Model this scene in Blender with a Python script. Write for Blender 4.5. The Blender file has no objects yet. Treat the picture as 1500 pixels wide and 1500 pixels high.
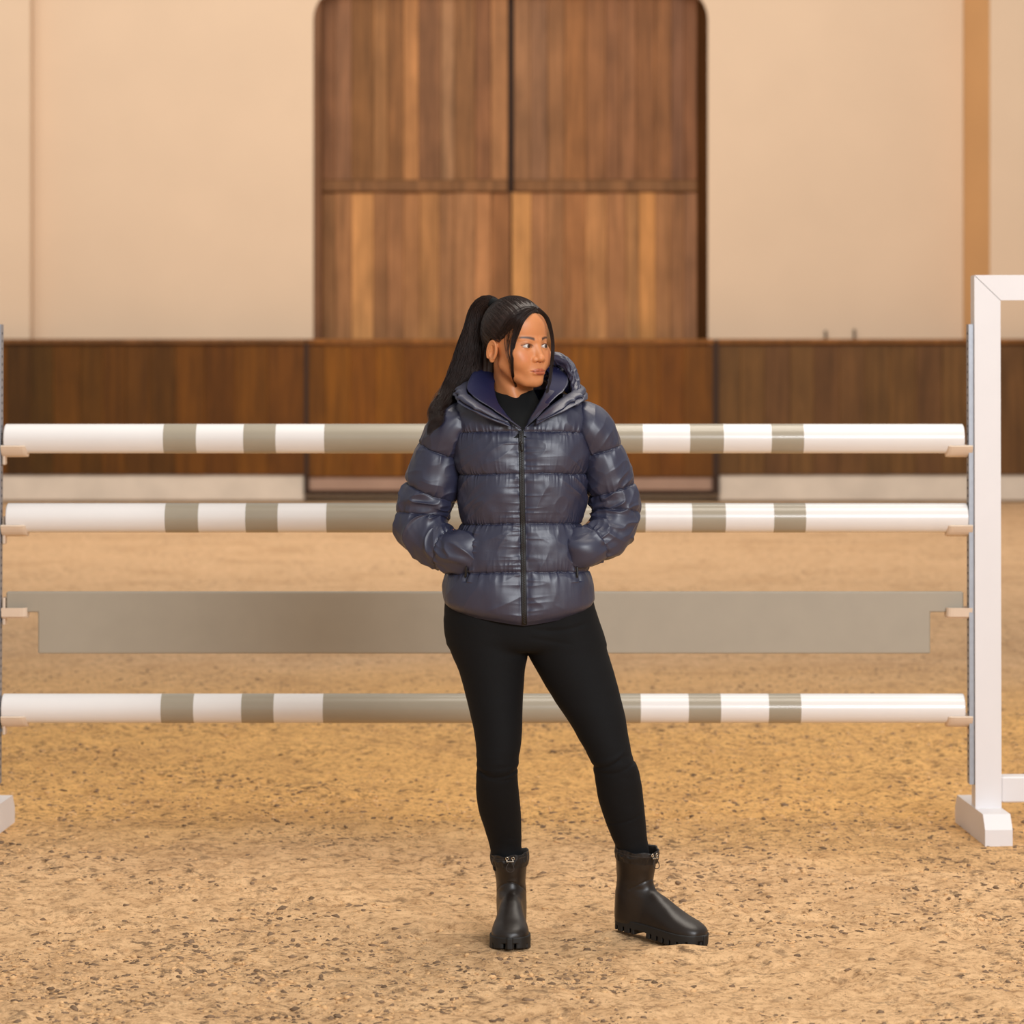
import bpy, math, random
import numpy as np
from mathutils import Vector, Matrix
sc = bpy.context.scene
random.seed(7); RNG = np.random.default_rng(7)
# ---------------------------------------------------------------- camera, light, exposure
F = 4480.0          # focal length in pixels of the 1500 px frame
H = 1.6             # camera height; the horizon lies at row 500
cam_d = bpy.data.cameras.new('camera'); cam = bpy.data.objects.new('camera', cam_d)
sc.collection.objects.link(cam); sc.camera = cam
cam.location = (0, 0, H); cam.rotation_euler = (math.pi/2, 0, 0)
cam_d.sensor_width = 36; cam_d.lens = F/1500*36; cam_d.shift_y = -250/1500
cam_d.clip_end = 200
cam_d.dof.use_dof = True; cam_d.dof.focus_distance = 8.08; cam_d.dof.aperture_fstop = 4.7
sc.view_settings.view_transform = 'Standard'; sc.view_settings.look = 'None'
sc.view_settings.gamma = 1.0; sc.view_settings.use_curve_mapping = False
sc.view_settings.exposure = 0.0
world = bpy.data.worlds.new('world'); sc.world = world; world.use_nodes = True
bg = world.node_tree.nodes['Background']; bg.inputs[0].default_value = (1.0, 0.965, 0.92, 1); bg.inputs[1].default_value = 0.42
def area(name, loc, target, sx, sy, power, col):
    l = bpy.data.lights.new(name, 'AREA'); l.shape = 'RECTANGLE'; l.size = sx; l.size_y = sy
    l.energy = power; l.color = col
    o = bpy.data.objects.new(name, l); sc.collection.objects.link(o)
    o.location = loc; o.rotation_euler = (Vector(target)-Vector(loc)).to_track_quat('-Z', 'Y').to_euler()
    return o
area('hall_window_light', (4.2, -3.0, 4.9), (0.0, 9.0, 0.9), 5.0, 3.0, 1100, (0.93, 0.965, 1.0))
area('ceiling_light_front', (1.5, 10.0, 7.5), (0.5, 10.0, 0.0), 7, 4, 430, (1.0, 0.91, 0.80))
area('ceiling_light_back', (-1.0, 22.0, 9.0), (-0.5, 29.0, 1.0), 14, 4, 1180, (1.0, 0.94, 0.86))
# ---------------------------------------------------------------- helpers
def wx(px, d): return (px-750.0)*d/F
def wz(py, d): return H-(py-500.0)*d/F
def lin(c):
    c = np.asarray(c, float)/255.0
    return tuple(np.where(c <= 0.04045, c/12.92, ((c+0.055)/1.055)**2.4))
def link(o, parent=None):
    sc.collection.objects.link(o)
    if parent is not None: o.parent = parent
    return o
def mesh_obj(name, V, Fc, mat=None, parent=None, smooth=False, col=None):
    me = bpy.data.meshes.new(name)
    V = np.ascontiguousarray(V, dtype=np.float32).reshape(-1, 3)
    if isinstance(Fc, np.ndarray):
        n, k = Fc.shape
        me.vertices.add(len(V)); me.vertices.foreach_set('co', V.ravel())
        me.loops.add(n*k); me.loops.foreach_set('vertex_index', Fc.astype(np.int32).ravel())
        me.polygons.add(n); me.polygons.foreach_set('loop_start', np.arange(0, n*k, k, dtype=np.int32))
        me.update(calc_edges=True)
    else:
        me.from_pydata([tuple(map(float, v)) for v in V], [], [tuple(f) for f in Fc])
    if smooth: me.polygons.foreach_set('use_smooth', np.ones(len(me.polygons), dtype=bool))
    if col is not None:
        a = me.color_attributes.new('col', 'FLOAT_COLOR', 'POINT')
        c4 = np.ones((len(V), 4), np.float32); c4[:, :3] = col
        a.data.foreach_set('color', c4.ravel())
    if mat: me.materials.append(mat)
    me.validate()
    return link(bpy.data.objects.new(name, me), parent)
def empty(name, loc=(0, 0, 0)):
    o = bpy.data.objects.new(name, None); o.location = loc; o.empty_display_size = 0.2
    return link(o)
def tag(o, label=None, cat=None, group=None, kind=None):
    if label: o['label'] = label
    if cat: o['category'] = cat
    if group: o['group'] = group
    if kind: o['kind'] = kind
    return o
def place(o, parent_loc):      # child meshes are written in world space: keep them there
    o.location = tuple(-c for c in parent_loc); return o
class MB:
    def __init__(s): s.v = []; s.f = []
    def add(s, V, Fc):
        n = len(s.v); s.v += [tuple(v) for v in V]; s.f += [tuple(i+n for i in f) for f in Fc]
    def box(s, x0, x1, y0, y1, z0, z1):
        s.add([(x0,y0,z0),(x1,y0,z0),(x1,y1,z0),(x0,y1,z0),(x0,y0,z1),(x1,y0,z1),(x1,y1,z1),(x0,y1,z1)],
              [(0,3,2,1),(4,5,6,7),(0,1,5,4),(1,2,6,5),(2,3,7,6),(3,0,4,7)])
    def cbox(s, x0, x1, y0, y1, z0, z1, b=0.003):     # box with chamfered vertical and top edges
        ring = [(x0+b,y0),(x1-b,y0),(x1,y0+b),(x1,y1-b),(x1-b,y1),(x0+b,y1),(x0,y1-b),(x0,y0+b)]
        cx, cy = (x0+x1)/2, (y0+y1)/2
        def sh(r, k): return [(x-math.copysign(k, x-cx), y-math.copysign(k, y-cy)) for x, y in r]
        V = []
        for r, z in ((sh(ring, b), z0), (ring, z0+b), (ring, z1-b), (sh(ring, b), z1)): V += [(x, y, z) for x, y in r]
        Fc = [tuple(range(7, -1, -1)), tuple(range(24, 32))]
        for k in range(3):
            for i in range(8):
                j = (i+1) % 8; Fc.append((k*8+i, k*8+j, k*8+8+j, k*8+8+i))
        s.add(V, Fc)
    def prism(s, poly, axis, a0, a1):     # poly in the other two axes, counter-clockwise or not
        def P(p, a):
            if axis == 'x': return (a, p[0], p[1])
            if axis == 'y': return (p[0], a, p[1])
            return (p[0], p[1], a)
        n = len(poly)
        s.add([P(p, a0) for p in poly]+[P(p, a1) for p in poly],
              [tuple(range(n)), tuple(range(2*n-1, n-1, -1))]+[(i, i+n, (i+1) % n+n, (i+1) % n) for i in range(n)])
    def build(s, name, mat=None, parent=None, smooth=False):
        o = mesh_obj(name, s.v, s.f, mat, parent, smooth)
        import bmesh
        bm = bmesh.new(); bm.from_mesh(o.data); bmesh.ops.recalc_face_normals(bm, faces=bm.faces); bm.to_mesh(o.data); bm.free()
        return o
# ---- noise
LAT = RNG.random((64, 64, 64)).astype(np.float32)
def vnoise(x, y, z=0.0):
    x, y, z = np.broadcast_arrays(np.asarray(x, np.float32), np.asarray(y, np.float32), np.asarray(z, np.float32))
    xi, yi, zi = np.floor(x).astype(int), np.floor(y).astype(int), np.floor(z).astype(int)
    fx, fy, fz = x-xi, y-yi, z-zi
    fx, fy, fz = [f*f*(3-2*f) for f in (fx, fy, fz)]
    r = 0
    for a in (0, 1):
        for b in (0, 1):
            for c in (0, 1):
                w = (fx if a else 1-fx)*(fy if b else 1-fy)*(fz if c else 1-fz)
                r = r+w*LAT[(xi+a) & 63, (yi+b) & 63, (zi+c) & 63]
    return r
def fbm(x, y, z=0.0, o=3):
    r = 0; a = 0.5
    for k in range(o): r = r+a*(vnoise(x*2**k+7.3*k, y*2**k+3.1*k, z*2**k+5.7*k)-0.5)*2; a *= 0.5
    return r
def ridge(n, p=2.0): return (1-np.abs(2*n-1))**p
def sstep(a, b, x):
    t = np.clip((x-a)/(b-a), 0, 1); return t*t*(3-2*t)
# ---- signed distance pieces (float32 arrays)
def smin(a, b, k):
    h = np.clip(0.5+0.5*(b-a)/k, 0, 1); return b+(a-b)*h-k*h*(1-h)
def smax(a, b, k): return -smin(-a, -b, k)
def ell(p, c, r):
    x, y, z = (p[0]-c[0]), (p[1]-c[1]), (p[2]-c[2])
    k0 = np.sqrt((x/r[0])**2+(y/r[1])**2+(z/r[2])**2)+1e-6
    k1 = np.sqrt((x/r[0]**2)**2+(y/r[1]**2)**2+(z/r[2]**2)**2)+1e-6
    return k0*(k0-1)/k1
def sph(p, c, r): return np.sqrt((p[0]-c[0])**2+(p[1]-c[1])**2+(p[2]-c[2])**2)-r
def cap(p, a, b, ra, rb=None):
    if rb is None: rb = ra
    d = [b[i]-a[i] for i in range(3)]; L = sum(q*q for q in d)+1e-9
    h = np.clip(((p[0]-a[0])*d[0]+(p[1]-a[1])*d[1]+(p[2]-a[2])*d[2])/L, 0, 1)
    return np.sqrt((p[0]-a[0]-h*d[0])**2+(p[1]-a[1]-h*d[1])**2+(p[2]-a[2]-h*d[2])**2)-(ra+(rb-ra)*h)
def surface_nets(f, lo, hi, h, project=2):
    lo = np.array(lo, np.float32); n = np.ceil((np.array(hi)-lo)/h).astype(int)+1
    ax = [lo[i]+h*np.arange(n[i], dtype=np.float32) for i in range(3)]
    val = np.empty(n, np.float32); st = max(1, int(400000/(n[1]*n[2])))
    for i in range(0, n[0], st):
        X, Y, Z = np.meshgrid(ax[0][i:i+st], ax[1], ax[2], indexing='ij')
        val[i:i+st] = f((X, Y, Z))
    s = val < 0
    cnt = np.zeros(tuple(n-1), np.int8)
    for a in (0, 1):
        for b in (0, 1):
            for c in (0, 1):
                cnt += s[a:n[0]-1+a, b:n[1]-1+b, c:n[2]-1+c]
    I = np.argwhere((cnt > 0) & (cnt < 8)); idx = -np.ones(cnt.shape, np.int64); idx[I[:, 0], I[:, 1], I[:, 2]] = np.arange(len(I))
    acc = np.zeros((len(I), 3)); num = np.zeros(len(I))
    corners = [(a, b, c) for a in (0, 1) for b in (0, 1) for c in (0, 1)]
    for A in corners:
        for ax_ in range(3):
            if A[ax_] == 1: continue
            B = list(A); B[ax_] = 1
            va = val[I[:, 0]+A[0], I[:, 1]+A[1], I[:, 2]+A[2]]; vb = val[I[:, 0]+B[0], I[:, 1]+B[1], I[:, 2]+B[2]]
            m = (va < 0) != (vb < 0); t = np.where(m, va/(va-vb+1e-20), 0)
            P = np.array(A, float)+np.outer(t, np.array(B)-np.array(A))
            acc[m] += P[m]; num[m] += 1
    V = lo+h*(I+acc/num[:, None])
    Q = []
    for ax_ in range(3):
        u, v = (ax_+1) % 3, (ax_+2) % 3
        sl0 = [slice(None)]*3; sl1 = [slice(None)]*3
        sl0[ax_] = slice(0, n[ax_]-1); sl1[ax_] = slice(1, n[ax_])
        ch = s[tuple(sl0)] != s[tuple(sl1)]
        E = np.argwhere(ch); ok = (E[:, u] > 0) & (E[:, v] > 0) & (E[:, u] < n[u]-1) & (E[:, v] < n[v]-1); E = E[ok]
        def cell(du, dv):
            C = E.copy(); C[:, u] -= du; C[:, v] -= dv; return idx[C[:, 0], C[:, 1], C[:, 2]]
        q = np.stack([cell(0, 0), cell(1, 0), cell(1, 1), cell(0, 1)], 1)
        ins = s[E[:, 0], E[:, 1], E[:, 2]]
        q[~ins] = q[~ins][:, ::-1]
        Q.append(q)
    Q = np.concatenate(Q)
    for _ in range(project):
        e = h*0.25; p = [V[:, i].astype(np.float32) for i in range(3)]; f0 = f(p)
        g = np.stack([f([p[j]+(e if i == j else 0) for j in range(3)])-f([p[j]-(e if i == j else 0) for j in range(3)]) for i in range(3)], 1)/(2*e)
        st_ = f0[:, None]*g/(np.sum(g*g, 1)[:, None]+1e-6)
        ln = np.linalg.norm(st_, axis=1)[:, None]+1e-9; st_ *= np.minimum(1, 0.6*h/ln)
        V = V-st_
    return V, Q
def catmull(P, n):            # P (k, m) -> n samples, chord-length parametrised
    P = np.asarray(P, float); L = np.r_[0, np.cumsum(np.linalg.norm(np.diff(P[:, :3], axis=0), axis=1))]
    k = len(P); m = np.zeros_like(P)
    m[1:-1] = (P[2:]-P[:-2])/(L[2:]-L[:-2])[:, None]; m[0] = (P[1]-P[0])/(L[1]-L[0]); m[-1] = (P[-1]-P[-2])/(L[-1]-L[-2])
    t = np.linspace(0, L[-1], n); j = np.clip(np.searchsorted(L, t, side='right')-1, 0, k-2)
    hh = (L[j+1]-L[j])[:, None]; u = ((t-L[j])[:, None])/hh
    return (2*u**3-3*u**2+1)*P[j]+(u**3-2*u**2+u)*hh*m[j]+(-2*u**3+3*u**2)*P[j+1]+(u**3-u**2)*hh*m[j+1]
def pinterp(x, xs, ys):       # smooth monotone-ish 1D interpolation
    xs = np.asarray(xs, float); ys = np.asarray(ys, float); x = np.asarray(x, float)
    m = np.zeros_like(ys); m[1:-1] = (ys[2:]-ys[:-2])/(xs[2:]-xs[:-2]); m[0] = (ys[1]-ys[0])/(xs[1]-xs[0]); m[-1] = (ys[-1]-ys[-2])/(xs[-1]-xs[-2])
    xc = np.clip(x, xs[0], xs[-1]); j = np.clip(np.searchsorted(xs, xc, side='right')-1, 0, len(xs)-2)
    hh = xs[j+1]-xs[j]; u = (xc-xs[j])/hh
    return (2*u**3-3*u**2+1)*ys[j]+(u**3-2*u**2+u)*hh*m[j]+(-2*u**3+3*u**2)*ys[j+1]+(u**3-u**2)*hh*m[j+1]
def grid_faces(nu, nv, wrap_u=False):      # vertices indexed v*nu+u
    U = np.arange(nu if wrap_u else nu-1); Vv = np.arange(nv-1)
    u, v = np.meshgrid(U, Vv); u1 = (u+1) % nu
    return np.stack([v*nu+u, v*nu+u1, (v+1)*nu+u1, (v+1)*nu+u], -1).reshape(-1, 4)
def tubes(P, R, sides=4):     # P (n,m,3) polylines, R (n,m) radii -> arrays
    P = np.asarray(P, float); n, m, _ = P.shape
    T = np.gradient(P, axis=1); T /= np.linalg.norm(T, axis=2, keepdims=True)+1e-12
    ref = np.zeros_like(T); ref[..., 1] = 1; par = np.abs(T[..., 1]) > 0.9; ref[par] = (1, 0, 0)
    A = np.cross(T, ref); A /= np.linalg.norm(A, axis=2, keepdims=True)+1e-12; B = np.cross(T, A)
    th = np.arange(sides)*2*np.pi/sides
    V = P[:, :, None]+R[:, :, None, None]*(A[:, :, None]*np.cos(th)[None, None, :, None]+B[:, :, None]*np.sin(th)[None, None, :, None])
    f = grid_faces(sides, m, True); Fc = (f[None]+(np.arange(n)*m*sides)[:, None, None]).reshape(-1, 4)
    return V.reshape(-1, 3), Fc
# ---------------------------------------------------------------- materials
def new_mat(name):
    m = bpy.data.materials.new(name); m.use_nodes = True
    return m, m.node_tree, m.node_tree.nodes, m.node_tree.links, m.node_tree.nodes['Principled BSDF']
def simple(name, rgb, rough=0.5, metal=0.0, var=0.06, scale=30.0, bump=0.0, bscale=200.0, spec=0.5, stretch=(1, 1, 1), coat=0.0, detail=4):
    m, nt, N, L, b = new_mat(name)
    c = lin(rgb)
    tc = N.new('ShaderNodeTexCoord'); mp = N.new('ShaderNodeMapping'); mp.inputs['Scale'].default_value = stretch
    L.new(tc.outputs['Object'], mp.inputs[0])
    no = N.new('ShaderNodeTexNoise'); no.inputs['Scale'].default_value = scale; no.inputs['Detail'].default_value = detail
    L.new(mp.outputs[0], no.inputs['Vector'])
    r = N.new('ShaderNodeMapRange'); r.inputs['From Min'].default_value = 0.25; r.inputs['From Max'].default_value = 0.75
    r.inputs['To Min'].default_value = 1-var; r.inputs['To Max'].default_value = 1+var
    L.new(no.outputs['Fac'], r.inputs['Value'])
    mx = N.new('ShaderNodeVectorMath'); mx.operation = 'SCALE'; mx.inputs[0].default_value = c
    L.new(r.outputs[0], mx.inputs['Scale']); L.new(mx.outputs[0], b.inputs['Base Color'])
    b.inputs['Roughness'].default_value = rough; b.inputs['Metallic'].default_value = metal
    b.inputs['Specular IOR Level'].default_value = spec; b.inputs['Coat Weight'].default_value = coat
    if bump:
        n2 = N.new('ShaderNodeTexNoise'); n2.inputs['Scale'].default_value = bscale; n2.inputs['Detail'].default_value = 3
        L.new(mp.outputs[0], n2.inputs['Vector'])
        bp = N.new('ShaderNodeBump'); bp.inputs['Strength'].default_value = bump; bp.inputs['Distance'].default_value = 0.002
        L.new(n2.outputs['Fac'], bp.inputs['Height']); L.new(bp.outputs[0], b.inputs['Normal'])
    return m
def wood_tinted(name, rough=0.6):       # vertical grain, multiplied by the object's own colour
    m, nt, N, L, b = new_mat(name)
    oi = N.new('ShaderNodeObjectInfo'); tc = N.new('ShaderNodeTexCoord')
    mp = N.new('ShaderNodeMapping'); mp.inputs['Scale'].default_value = (9, 9, 0.55)
    L.new(tc.outputs['Object'], mp.inputs[0])
    n1 = N.new('ShaderNodeTexNoise'); n1.inputs['Scale'].default_value = 2.2; n1.inputs['Detail'].default_value = 5; L.new(mp.outputs[0], n1.inputs['Vector'])
    mp2 = N.new('ShaderNodeMapping'); mp2.inputs['Scale'].default_value = (1.6, 1.6, 0.8); L.new(tc.outputs['Object'], mp2.inputs[0])
    n2 = N.new('ShaderNodeTexNoise'); n2.inputs['Scale'].default_value = 2.4; n2.inputs['Detail'].default_value = 3; L.new(mp2.outputs[0], n2.inputs['Vector'])
    r1 = N.new('ShaderNodeMapRange'); r1.inputs['From Min'].default_value = 0.3; r1.inputs['From Max'].default_value = 0.7; r1.inputs['To Min'].default_value = 0.76; r1.inputs['To Max'].default_value = 1.2
    L.new(n1.outputs['Fac'], r1.inputs['Value'])
    r2 = N.new('ShaderNodeMapRange'); r2.inputs['From Min'].default_value = 0.3; r2.inputs['From Max'].default_value = 0.7; r2.inputs['To Min'].default_value = 0.82; r2.inputs['To Max'].default_value = 1.14
    L.new(n2.outputs['Fac'], r2.inputs['Value'])
    mu = N.new('ShaderNodeMath'); mu.operation = 'MULTIPLY'; L.new(r1.outputs[0], mu.inputs[0]); L.new(r2.outputs[0], mu.inputs[1])
    vm = N.new('ShaderNodeVectorMath'); vm.operation = 'SCALE'; L.new(oi.outputs['Color'], vm.inputs[0]); L.new(mu.outputs[0], vm.inputs['Scale'])
    L.new(vm.outputs[0], b.inputs['Base Color']); b.inputs['Roughness'].default_value = rough; b.inputs['Specular IOR Level'].default_value = 0.2
    bp = N.new('ShaderNodeBump'); bp.inputs['Strength'].default_value = 0.3; bp.inputs['Distance'].default_value = 0.003
    L.new(n1.outputs['Fac'], bp.inputs['Height']); L.new(bp.outputs[0], b.inputs['Normal'])
    return m
def vcol(name, rough, spec=0.5, bump=0.0, bscale=900, sss=0.0):
    m, nt, N, L, b = new_mat(name)
    a = N.new('ShaderNodeAttribute'); a.attribute_name = 'col'; L.new(a.outputs['Color'], b.inputs['Base Color'])
    b.inputs['Roughness'].default_value = rough; b.inputs['Specular IOR Level'].default_value = spec
    if sss:
        b.inputs['Subsurface Weight'].default_value = sss; b.inputs['Subsurface Radius'].default_value = (1.0, 0.35, 0.18); b.inputs['Subsurface Scale'].default_value = 0.006
    if bump:
        tc = N.new('ShaderNodeTexCoord'); n2 = N.new('ShaderNodeTexNoise'); n2.inputs['Scale'].default_value = bscale; L.new(tc.outputs['Object'], n2.inputs['Vector'])
        bp = N.new('ShaderNodeBump'); bp.inputs['Strength'].default_value = bump; bp.inputs['Distance'].default_value = 0.001
        L.new(n2.outputs['Fac'], bp.inputs['Height']); L.new(bp.outputs[0], b.inputs['Normal'])
    return m
def floor_mat():
    m, nt, N, L, b = new_mat('sand_and_fibre')
    tc = N.new('ShaderNodeTexCoord')
    def noise(scale, det, st=(1, 1, 1), rough=0.5):
        mp = N.new('ShaderNodeMapping'); mp.inputs['Scale'].default_value = st; L.new(tc.outputs['Object'], mp.inputs[0])
        n = N.new('ShaderNodeTexNoise'); n.inputs['Scale'].default_value = scale; n.inputs['Detail'].default_value = det; n.inputs['Roughness'].default_value = rough
        L.new(mp.outputs[0], n.inputs['Vector']); return n.outputs['Fac']
    def ramp(f, a, b_):
        r = N.new('ShaderNodeMapRange'); r.inputs['From Min'].default_value = a; r.inputs['From Max'].default_value = b_; L.new(f, r.inputs['Value']); return r.outputs[0]
    def mix(fac, c1, c2):
        x = N.new('ShaderNodeMix'); x.data_type = 'RGBA'; L.new(fac, x.inputs['Factor'])
        for i, c in ((6, c1), (7, c2)):
            if isinstance(c, tuple): x.inputs[i].default_value = (*lin(c), 1)
            else: L.new(c, x.inputs[i])
        return x.outputs[2]
    def mul(a, b_):
        x = N.new('ShaderNodeMath'); x.operation = 'MULTIPLY'; L.new(a, x.inputs[0])
        if isinstance(b_, float): x.inputs[1].default_value = b_
        else: L.new(b_, x.inputs[1])
        return x.outputs[0]
    sx = N.new('ShaderNodeSeparateXYZ'); L.new(tc.outputs['Object'], sx.inputs[0])
    def yzone(a, b_, wob):       # depth into the arena, its edge broken up by noise
        ad = N.new('ShaderNodeMath'); ad.operation = 'MULTIPLY_ADD'; L.new(noise(0.6, 4), ad.inputs[0]); ad.inputs[1].default_value = wob; L.new(sx.outputs['Y'], ad.inputs[2])
        return ramp(ad.outputs[0], a+wob/2, b_+wob/2)
    c = mix(yzone(9.3, 10.4, 1.6), (236, 193, 145), (238, 186, 118))
    c = mix(yzone(12.5, 15.5, 3.0), c, (224, 184, 142))
    c = mix(mul(ramp(noise(1.3, 6, (1, 1, 1), 0.65), 0.5, 0.7), 0.4), c, (176, 134, 94))
    c = mix(mul(ramp(noise(9, 6, (1, 1, 1), 0.65), 0.45, 0.72), 0.55), c, (176, 132, 88))
    c = mix(mul(ramp(noise(42, 6, (1, 1, 1), 0.8), 0.485, 0.65), 0.85), c, (140, 103, 68))  # dark flecks: shading of the fine sand relief put into the colour
    c = mix(mul(ramp(noise(33, 5, (1, 1, 1), 0.7), 0.40, 0.28), 0.2), c, (242, 204, 160))
    dark = mul(ramp(noise(19, 6, (1, 1, 1), 0.72), 0.53, 0.62), ramp(noise(1.7, 4), 0.34, 0.6))
    c = mix(mul(dark, 0.8), c, (96, 76, 58))
    L.new(c, b.inputs['Base Color']); b.inputs['Roughness'].default_value = 0.95; b.inputs['Specular IOR Level'].default_value = 0.15
    bp = N.new('ShaderNodeBump'); bp.inputs['Strength'].default_value = 0.7; bp.inputs['Distance'].default_value = 0.02
    L.new(noise(55, 6, (1, 1, 1), 0.65), bp.inputs['Height']); L.new(bp.outputs[0], b.inputs['Normal'])
    return m
M = {}
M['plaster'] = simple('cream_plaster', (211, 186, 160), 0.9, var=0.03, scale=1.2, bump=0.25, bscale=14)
M['flank_shade'] = simple('shade_toned_plaster', (196, 150, 100), 0.9, var=0.04, scale=1.5, bump=0.25, bscale=14)  # shade and warm bounce on the splayed flank, painted into the plaster colour
M['plank'] = wood_tinted('door_planks')
M['board'] = wood_tinted('kick_boards', 0.5)
M['dark_gap'] = simple('dark_timber_backing', (48, 26, 10), 0.8)
M['concrete'] = simple('pale_concrete', (206, 193, 178), 0.85, var=0.1, scale=3, bump=0.2, bscale=25)
M['concrete_pink'] = simple('worn_gate_sill', (158, 128, 110), 0.85, var=0.12, scale=3)
M['sand'] = floor_mat()
M['white'] = simple('white_paint', (230, 226, 227), 0.42, var=0.015, scale=8, bump=0.05, bscale=60)
M['pole_white'] = simple('white_lacquer', (236, 232, 230), 0.27, var=0.015, scale=8, coat=0.2)
M['olive'] = simple('grey_olive_lacquer', (164, 154, 136), 0.27, var=0.03, scale=10, coat=0.2)
M['plank_olive'] = simple('grey_olive_paint', (165, 154, 137), 0.45, var=0.03, scale=12, bump=0.05, bscale=80)
M['cup'] = simple('cream_plastic', (226, 204, 182), 0.4, var=0.03)
M['steel'] = simple('galvanised_steel', (160, 164, 172), 0.45, metal=0.5, var=0.08, scale=60)
M['hole'] = simple('dark_slot', (84, 84, 90), 0.7)
M['navy'] = simple('navy_nylon', (42, 44, 66), 0.45, var=0.05, scale=25, bump=0.06, bscale=500, spec=0.8)
M['navy_in'] = simple('navy_lining', (24, 27, 62), 0.6, var=0.05, scale=25, spec=0.3)
M['zip'] = simple('black_zip', (14, 13, 15), 0.45, var=0.05)
M['zip_teeth'] = simple('dark_metal_teeth', (52, 48, 46), 0.3, metal=0.5)
M['knit'] = simple('black_knit', (13, 14, 15), 0.85, var=0.2, scale=400, spec=0.25, bump=0.2, bscale=900)
M['leggings'] = simple('black_stretch_fabric', (14, 14, 16), 0.8, var=0.15, scale=300, spec=0.22, bump=0.15, bscale=900)
M['rubber'] = simple('brown_black_rubber', (31, 22, 16), 0.4, var=0.22, scale=18, spec=0.5, bump=0.08, bscale=160)
M['sole'] = simple('black_lug_sole', (22, 19, 17), 0.6, var=0.2, scale=60)
M['gaiter'] = simple('black_boot_collar_nylon', (26, 21, 19), 0.5, var=0.1)
M['chrome'] = simple('silver_metal', (215, 205, 190), 0.22, metal=1.0, var=0.02)
M['cord'] = simple('dark_cord', (48, 38, 30), 0.7)
M['hair'] = simple('dark_brown_hair', (40, 24, 18), 0.45, var=0.45, scale=60, spec=0.38)
M['skin'] = vcol('skin', 0.46, 0.45, bump=0.08, bscale=700, sss=0.12)
M['eye'] = vcol('eye', 0.15, 0.5)
M['clod'] = simple('dark_fibre_clods', (130, 106, 84), 0.95, var=0.45, scale=9, spec=0.1)
M['sandclod'] = simple('sand_crumbs', (216, 174, 126), 0.95, var=0.2, scale=30, spec=0.1)
# ---------------------------------------------------------------- the setting: arena floor
HOOF = [(RNG.uniform(-2.4, 2.4), RNG.uniform(6.7, 12.4), RNG.uniform(0, 6.28), RNG.uniform(.05, .075)) for _ in range(120)]
def ground_h(x, y):
    x = np.asarray(x, float); y = np.asarray(y, float)
    h = 0.018*fbm(x*1.6, y*1.6, 2.0, 3)+0.015*fbm(x*6, y*6, 9.0, 3)+0.012*fbm(x*19, y*19, 4.0, 3)+.006*ridge(vnoise(x*9+3, y*9, 6.0), 3)
    for (cx, cy, a, r) in HOOF:
        m = (np.abs(x-cx) < 3*r) & (np.abs(y-cy) < 3*r)
        if not m.any(): continue
        dx, dy = x[m]-cx, y[m]-cy; d = np.sqrt(dx*dx+dy*dy); an = np.cos(np.arctan2(dy, dx)-a)
        h[m] += -0.012*np.exp(-((d-r*.7)/(.35*r))**2)*(0.6+0.4*an)+0.009*np.exp(-((d-r*1.4)/(.4*r))**2)*(0.5-0.5*an)
    flat = np.ones_like(h)
    for (cx, cy, rx, ry) in ((-0.004, 8.17, .10, .19), (0.40, 8.16, .20, .16), (1.53, 9.92, .12, .32), (-1.69, 9.92, .12, .32)):
        flat *= 1-np.exp(-(((x-cx)/rx)**4+((y-cy)/ry)**4))
    h = h*flat
    h += .016*np.exp(-((x-.27)/.05)**2-((y-8.22)/.05)**2)+.012*np.exp(-((x-.47)/.12)**2-((y-8.02)/.03)**2)+.010*np.exp(-((x+.006)/.09)**2-((y-7.97)/.03)**2)
    return h*sstep(2.95, 2.6, np.abs(x))*sstep(6.2, 6.5, y)*sstep(13.4, 12.6, y)
nx, ny = 620, 740
gx = np.linspace(-3, 3, nx); gy = np.linspace(6.2, 13.4, ny)
GX, GY = np.meshgrid(gx, gy); GZ = ground_h(GX, GY)
V1 = np.stack([GX, GY, GZ], -1).reshape(-1, 3); F1 = grid_faces(nx, ny)
# outer floor around the fine patch
xs = np.r_[np.linspace(-22, -3, 20), np.linspace(3, 22, 20)]
V2 = []; F2 = []
def patch(x0, x1, y0, y1, n, m):
    X, Y = np.meshgrid(np.linspace(x0, x1, n), np.linspace(y0, y1, m)); base = len(V1)+sum(len(v) for v in V2)
    V2.append(np.stack([X, Y, np.zeros_like(X)], -1).reshape(-1, 3)); F2.append(grid_faces(n, m)+base)
patch(-22, 22, -12, 6.2, 12, 6); patch(-22, -3, 6.2, 13.4, 6, 4); patch(3, 22, 6.2, 13.4, 6, 4); patch(-22, 22, 13.4, 33, 12, 8)
fl = mesh_obj('floor', np.concatenate([V1]+V2), np.concatenate([F1]+F2), M['sand'], smooth=True)
tag(fl, 'tan riding-arena sand floor churned with dark fibre', kind='structure')
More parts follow.
